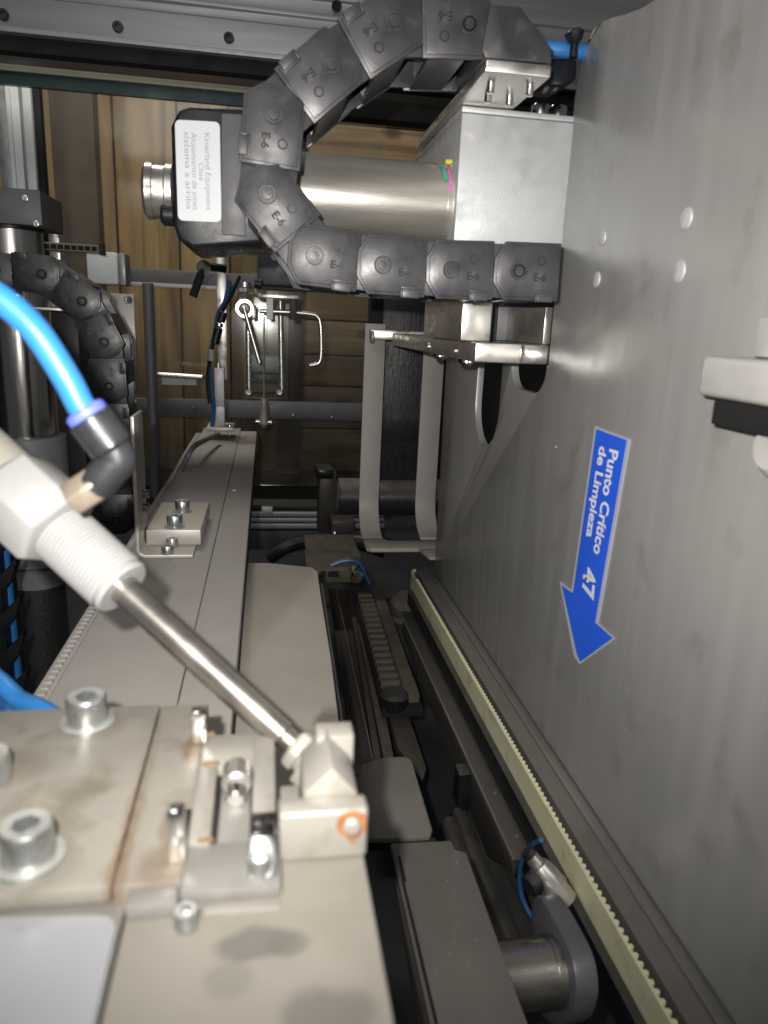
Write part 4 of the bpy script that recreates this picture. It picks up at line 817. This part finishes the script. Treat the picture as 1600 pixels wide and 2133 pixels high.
spotted('edge_rusted', 'plate_rusted', [(PZ(400, 1560, Zf), .004, .008, .8), (PZ(365, 1720, Zf), .005, .010, .6), (PZ(330, 1800, Zf), .007, .008, .55)], (0.145, 0.105, 0.066))
MB().box(-.125, xs_-.0002, ysn, .2325, Zf-.0050, Zf).build('base_plate', 'plate_worn', t, .0006)
MB().box(xs_+.0002, -.0196, ysn-.0003, .2322, Zf-.0120, Zf-.0002).build('edge_plate', 'edge_rusted', t, .0006)
screw(PZ(183, 1507, Zf), (0, 0, 1), .0125, t, washer=True); screw(PZ(60, 1790, Zf), (0, 0, 1), .0125, t, washer=True); screw(PZ(-22, 1625, Zf), (0, 0, 1), .012, t)
# front seam plate
MB().box(xs_+.004, -.0200, ysn-.0062, ysn-.0005, -.1350, Zf-.0008).build('front_lug', 'fixture_gray', t, .0006)
screw(PZ(388, 1925, -.1345)+V((0, 0, 0)), (0, 0, 1), .0055, t)
# upright shiny tabs
for px0_, py0_, px1_, py1_ in ((398, 1486, 430, 1552), (348, 1696, 384, 1800)):
    yy = PZ((px0_+px1_)/2, py1_, Zf).y; x0, x1, z0, z1 = fr(px0_, py0_, px1_, py1_, yy); MB().box(x0, x1, yy, yy+.0045, Zf, z1).build('tab', 'polished', t, .0006)
# clamp frame to the right of the plate
xw = lambda px, py, z_: PZ(px, py, z_).x
Zk = -.1305
def flat(name, m, px0_, py0_, px1_, py1_, z_, th, bev=.0006):
    my = (py0_+py1_)/2; mx = (px0_+px1_)/2
    return MB().box(PZ(px0_, my, z_).x, PZ(px1_, my, z_).x, PZ(mx, py1_, z_).y, PZ(mx, py0_, z_).y, z_-th, z_).build(name, m, t, bev)
flat('rear_bridge', 'fixture_light', 420, 1528, 560, 1596, Zk, .006)
flat('left_rail', 'fixture_light', 402, 1590, 446, 1748, Zk+.0010, .006)
flat('slot', 'void_black', 440, 1596, 460, 1752, Zk-.003, .002, 0)
flat('slider', 'fixture_gray', 458, 1600, 522, 1770, Zk-.0015, .004)
flat('right_rail', 'fixture_light', 526, 1532, 574, 1765, Zk+.0012, .007)
flat('front_plate', 'fixture_gray', 382, 1752, 585, 1852, Zk-.0010, .0045)
flat('front_shelf', 'fixture_light', 425, 1880, 585, 1897, -.1345, .001)
a, b_ = PZ(493, 1600, Zk+.002), PZ(493, 1640, Zk+.002); MB().cyl(a, b_, .0042, n=24, ch=.0008).build('pin', 'steel', t); MB().cyl(PZ(492, 1642, Zk+.002), PZ(490, 1668, Zk+.001), .0030, n=20, ch=.0006).build('pin_nose', 'polished', t)
yy = PZ(546, 1800, Zk).y; x0, x1, z0, z1 = fr(518, 1702, 578, 1800, yy)
MB().prism([(x0, yy+.012, Zk+.0013), (x0, yy+.012, Zk+.006), (x0, yy+.003, Zk+.006), (x0, yy, Zk+.0025), (x0, yy-.004, Zk-.0005), (x0, yy+.001, Zk-.0005)], (x1-x0, 0, 0)).build('spring_clip', 'polished', t, .0004)
screw(PZ(541, 1815, Zk-.001), (0, 0, 1), .0060, t)
for px, py in ((429, 1527), (438, 1589), (428, 1748)): flat('rust_spot', 'rust_pale', px-16, py-3, px+18, py+3, Zk+.0014, .0004, 0)
# block with rusty screw
zk = -.1205
y0_ = PZ(675, 1692, zk).y; y1_ = PZ(675, 1656, zk).y; x0, x1 = PZ(581, 1692, zk).x, PZ(770, 1692, zk).x
MB().box(x0, x1, y0_, y1_, -.1349, zk).build('stop_block', 'fixture_light', t, .0012, 3)
p = PY(733, 1716, y0_); MB().lathe((p.x, y0_-.0001, p.z), (0, -1, 0), [(0, .0040), (.0003, .0038)], 24).build('rust_ring', 'rust', t); MB().lathe((p.x, y0_-.0004, p.z), (0, -1, 0), [(0, .0024), (.0010, .0024), (.0016, .0016)], 20).build('screw_end', 'fixture_light', t)
p2 = PY(733, 1745, y0_); MB().prism([(p2.x-.0022, y0_-.00025, p2.z+.001), (p2.x+.0026, y0_-.00025, p2.z+.001), (p2.x+.0002, y0_-.00025, p2.z-.0022)], (0, .0002, 0)).build('rust_drip', 'rust_pale', t)
# nozzle seat block (rear of stop block)
zs = -.112; ys0 = y1_+.0004
b = MB(); xa_, xb_ = PZ(632, 1650, -.1205).x, PZ(745, 1650, -.1205).x
b.prism([(xa_, ys0, -.1349), (xb_, ys0, -.1349), (xb_, ys0, -.1205), (xa_+(xb_-xa_)*.52, ys0, -.1130), (xa_, ys0, -.1200)], (0, .020, 0)); b.build('seat_block', 'fixture_light', t, .0008)
MB().box(PZ(584, 1640, -.125).x, xa_-.0003, ys0, ys0+.016, -.1349, -.1285).build('seat_ledge', 'fixture', t, .0006)
MB().box(xb_-.010, xb_+.0008, ys0+.016, ys0+.024, -.1349, -.1135).build('rear_lug', 'fixture_light', t, .0008)

# =================================================================== AIR NOZZLE
NA, NB = PY(252, 1222, .245), PY(640, 1575, .205)
ad_ = (NB-NA).normalized()
t = thing('air_nozzle', 'white plastic air nozzle fitting with long steel rod in foreground', 'nozzle', NB)
MB().lathe(NA-ad_*.02, ad_, [(0, .0054), ((NB-NA).length*.88+.02, .0050), ((NB-NA).length*.89+.02, .0041), ((NB-NA).length+.02, .0041)], 32).build('rod', 'rod_steel', t)
# threaded nose
prof = [(0, .0095)]; L_ = .031; k_ = 0
while k_ < 17: z_ = .0015+k_*.00165; prof += [(z_, .0110), (z_+.0008, .0103)]; k_ += 1
prof += [(L_, .0108), (L_+.0012, .0098)]
MB().lathe(NA-ad_*L_, ad_, prof, 40).build('threaded_nose', 'white_nylon', t)
MB().lathe(NA-ad_*(L_+.026), ad_, [(0, .0150), (.001, .0165), (.024, .0165), (.0262, .0148)], 6).build('hex_body', 'white_nylon', t, .0012)
MB().lathe(NA-ad_*(L_+.075), ad_, [(0, .0120), (.010, .0120), (.011, .0128), (.048, .0128)], 40).build('barrel', 'cream_nylon', t)
MB().lathe(NA-ad_*(L_+.095), ad_, [(0, .0150), (.0225, .0150), (.024, .0135)], 40).build('cream_cap', 'cream_nylon', t)
# nut at the tip
MB().lathe(NB-ad_*.006, ad_, [(0, .0056), (.0012, .0072), (.0044, .0072), (.0046, .0060), (.0062, .0060), (.0064, .0092), (.0135, .0092), (.015, .0078)], 6).build('tip_nut', 'cream_nylon', t, .0006)
# elbow fitting
Ye = .235
e0, e1, e2, e3 = PY(150, 1040, Ye), PY(205, 1005, Ye), PY(250, 953, Ye), PY(186, 868, Ye)
et = thing('elbow_fitting', 'grey push-in elbow fitting with blue collar on the nozzle', 'fitting', e1)
MB().cyl(e0, e1, .0062, n=6).build('threaded_base', 'brass_dull', et, .0006)
d1 = (e2-e1).normalized(); d2 = (e3-e2).normalized()
MB().tube([e1-d1*.002, e1.lerp(e2, .55), e2-d1*.001, e2+d2*.004, e2.lerp(e3, .45)], .0058, 20, 6).build('elbow', 'elbow_black', et)
MB().lathe(e2.lerp(e3, .18), d2, [(0, .0056), (.0015, .0070), ((e3-e2).length*.78, .0070), ((e3-e2).length*.82, .0064)], 32).build('socket', 'elbow_black', et)
MB().lathe(e3, d2, [(-.0008, .0060), (.0, .0064), (.0022, .0064), (.0030, .0055)], 32).build('release_collar', 'collar_blue', et)
tag(MB().tube([e3-d2*.004, e3+d2*.004, PY(140, 790, Ye), PY(80, 697, Ye), PY(20, 637, Ye), PY(-50, 590, Ye)], .0043, 20).build('blue_hose', 'blue_hose'), 'thick bright blue hose curving from the left edge to the elbow', 'hose')

# =================================================================== LOOSE DEBRIS
b = MB(); B = b.b
def flake(p, r):
    vs = [B.verts.new((p.x+r*random.uniform(.5, 1)*math.cos(a), p.y+r*random.uniform(.5, 1)*math.sin(a), p.z+.0002)) for a in (0.2, 1.5, 2.8, 4.1, 5.3)]
    tp = B.verts.new((p.x, p.y, p.z+r*.8))
    for i in range(5): B.faces.new((vs[i], vs[(i+1) % 5], tp))
    B.faces.new(vs[::-1])
for _ in range(150): flake(V((random.uniform(xm1+.002, xr-.002), random.uniform(.28, 1.15), Zc)), random.uniform(.0002, .0007))
for _ in range(60): flake(V((random.uniform(-.012, .038), random.uniform(.34, .58), -.21)), random.uniform(.0002, .0006))
for _ in range(40): flake(V((random.uniform(.08, .112), random.uniform(.26, .34), Ze+.001)), random.uniform(.0002, .0005))
for _ in range(60): flake(V((random.uniform(.184, .189), random.uniform(.25, .78), Zr+.0003)), random.uniform(.0002, .0006))
for _ in range(50): flake(V((random.uniform(-.09, -.022), random.uniform(.155, .228), Zf)), random.uniform(.00012, .0004))
tag(b.build('debris', 'debris_pale'), 'fine pale dust crumbs scattered over the conveyor and cover plates', 'debris', kind='stuff')
